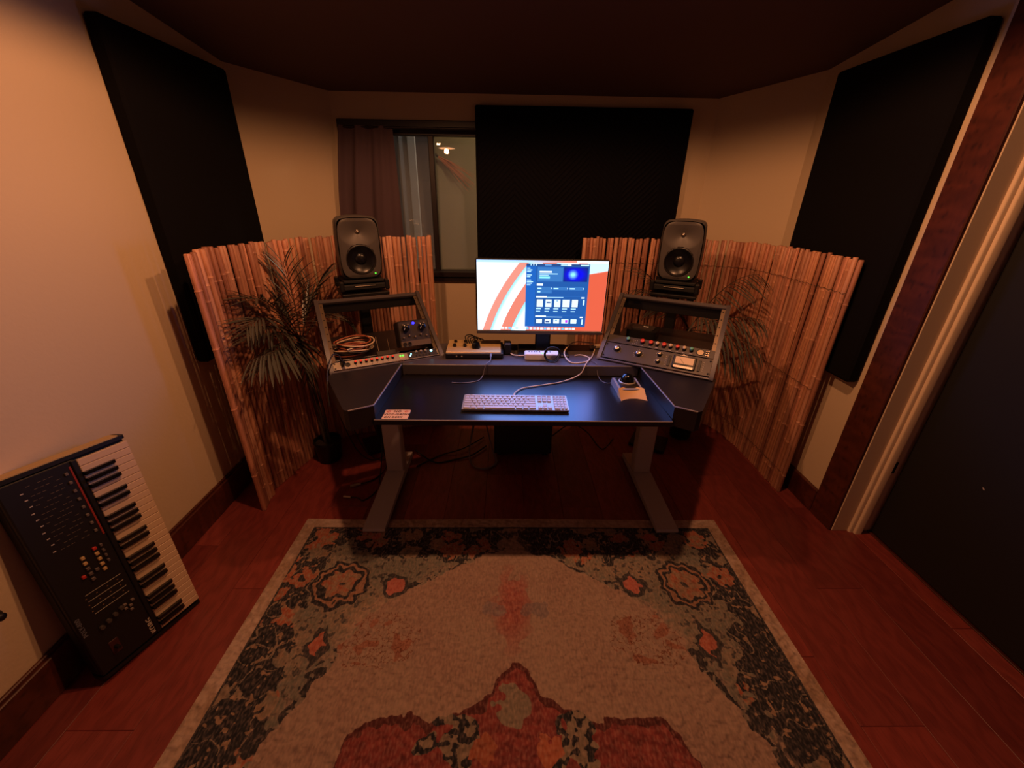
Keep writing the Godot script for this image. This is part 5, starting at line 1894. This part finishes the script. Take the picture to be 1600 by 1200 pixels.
# ---------------------------------------------------------------- under the desk
func under_desk() -> void:
	var t := thing("computer_tower", "black box-shaped computer tower on the floor under the desk's centre", "computer", Transform3D(Basis(), Vector3(0.11, 0, -2.22)))
	piece("case", bx(Vector3(0, 0.245, 0), Vector3(0.35, 0.45, 0.24), 0.006), M.black, t)
	piece("front_panel", bx(Vector3(0, 0.245, 0.1215), Vector3(0.33, 0.43, 0.004), 0.002), M.geardark, t)
	var m := MB.new()
	for sx in [-1.0, 1.0]:
		for sz in [-1.0, 1.0]: m.box(Vector3(sx * 0.14, 0.01, sz * 0.09), Vector3(0.03, 0.02, 0.03), 0.003)
	piece("foot", m.mesh(), M.rubber, t)
	# cables hanging and lying left of the tower
	m = MB.new()
	for k in 2:
		m.tube(smooth_path([Vector3(-0.135 + 0.008 * k, 0.64, -2.0), Vector3(-0.17 + 0.008 * k, 0.35, -2.05), Vector3(-0.215, 0.06, -2.09), Vector3(-0.19, 0.006, -2.0), Vector3(-0.11, 0.006 + 0.006 * k, -1.965), Vector3(-0.055 + 0.008 * k, 0.01, -2.03), Vector3(-0.08, 0.07, -2.1), Vector3(-0.12, 0.25, -2.12)]), 0.0045, 7)
	lone("hanging_cable", m.mesh(), M.cablegrey, "grey cable loop hanging to the floor left of the black tower", "cable")
	m = MB.new()
	m.tube(smooth_path([Vector3(-0.55, 0.03, -2.12), Vector3(-0.42, 0.006, -2.03), Vector3(-0.30, 0.006, -2.06), Vector3(-0.2, 0.012, -2.10), Vector3(-0.12, 0.012, -2.2)]), 0.005, 7)
	m.tube(smooth_path([Vector3(-0.52, 0.006, -1.99), Vector3(-0.40, 0.006, -2.10), Vector3(-0.26, 0.02, -2.16), Vector3(-0.14, 0.015, -2.30)]), 0.004, 7)
	lone("floor_cables", m.mesh(), M.cable, "black cables lying on the floor between the left desk leg and tower", "cable")
	m = MB.new()
	m.tube(smooth_path([Vector3(0.31, 0.04, -2.28), Vector3(0.42, 0.14, -2.26), Vector3(0.52, 0.11, -2.22), Vector3(0.62, 0.006, -2.18), Vector3(0.72, 0.006, -2.3)]), 0.004, 7)
	lone("tower_cable", m.mesh(), M.cable, "black cable arching from the tower towards the right desk leg", "cable")
	# plugs lying left of the left foot
	var y := 0.009
	for e in [[Vector3(-0.795, y, -1.822), Vector3(-0.845, y, -1.80), "upper"], [Vector3(-0.81, y, -1.71), Vector3(-0.85, y, -1.715), "lower"]]:
		var p: Vector3 = e[0]
		var q: Vector3 = e[1]
		var d := (p - q).normalized()
		var pl := thing("cable_with_plug", "black cable with silver plug left of the desk foot, %s" % ["further from the rug" if e[2] == "upper" else "nearer the rug"], "cable", Transform3D(), "plug cables by the left foot")
		m = MB.new()
		m.tube([q, p], 0.0075, 10)
		piece("plug", m.mesh(), M.silver, pl)
		m = MB.new()
		if e[2] == "upper": m.tube(smooth_path([p, p + d * 0.04, Vector3(-0.72, 0.005, -1.89), Vector3(-0.70, 0.006, -2.0), Vector3(-0.74, 0.12, -2.06), Vector3(-0.76, 0.40, -2.0), Vector3(-0.74, 0.66, -1.9)]), 0.0035, 6)
		else: m.tube(smooth_path([p, p + d * 0.04, Vector3(-0.74, 0.005, -1.69), Vector3(-0.70, 0.005, -1.75), Vector3(-0.70, 0.006, -1.85), Vector3(-0.715, 0.2, -2.03), Vector3(-0.70, 0.66, -1.95)]), 0.0035, 6)
		piece("lead", m.mesh(), M.cable, pl)
	for k in 2:
		m = MB.new()
		var xx := -0.83 - 0.045 * k
		m.tube(smooth_path([Vector3(xx, 0.70, -1.86), Vector3(xx - 0.01, 0.45, -1.9), Vector3(xx + 0.02, 0.15, -1.97), Vector3(xx + 0.08, 0.012, -2.04), Vector3(xx + 0.16, 0.006, -2.10 - 0.03 * k)]), 0.0035, 6)
		lone("drooping_cable", m.mesh(), M.cable, ["thin black cable drooping from the left rack bay to the floor, nearer the desk leg", "thin black cable drooping from the left rack bay to the floor, nearer the palm pot"][k], "cable", Transform3D(), "cables under the left bay")
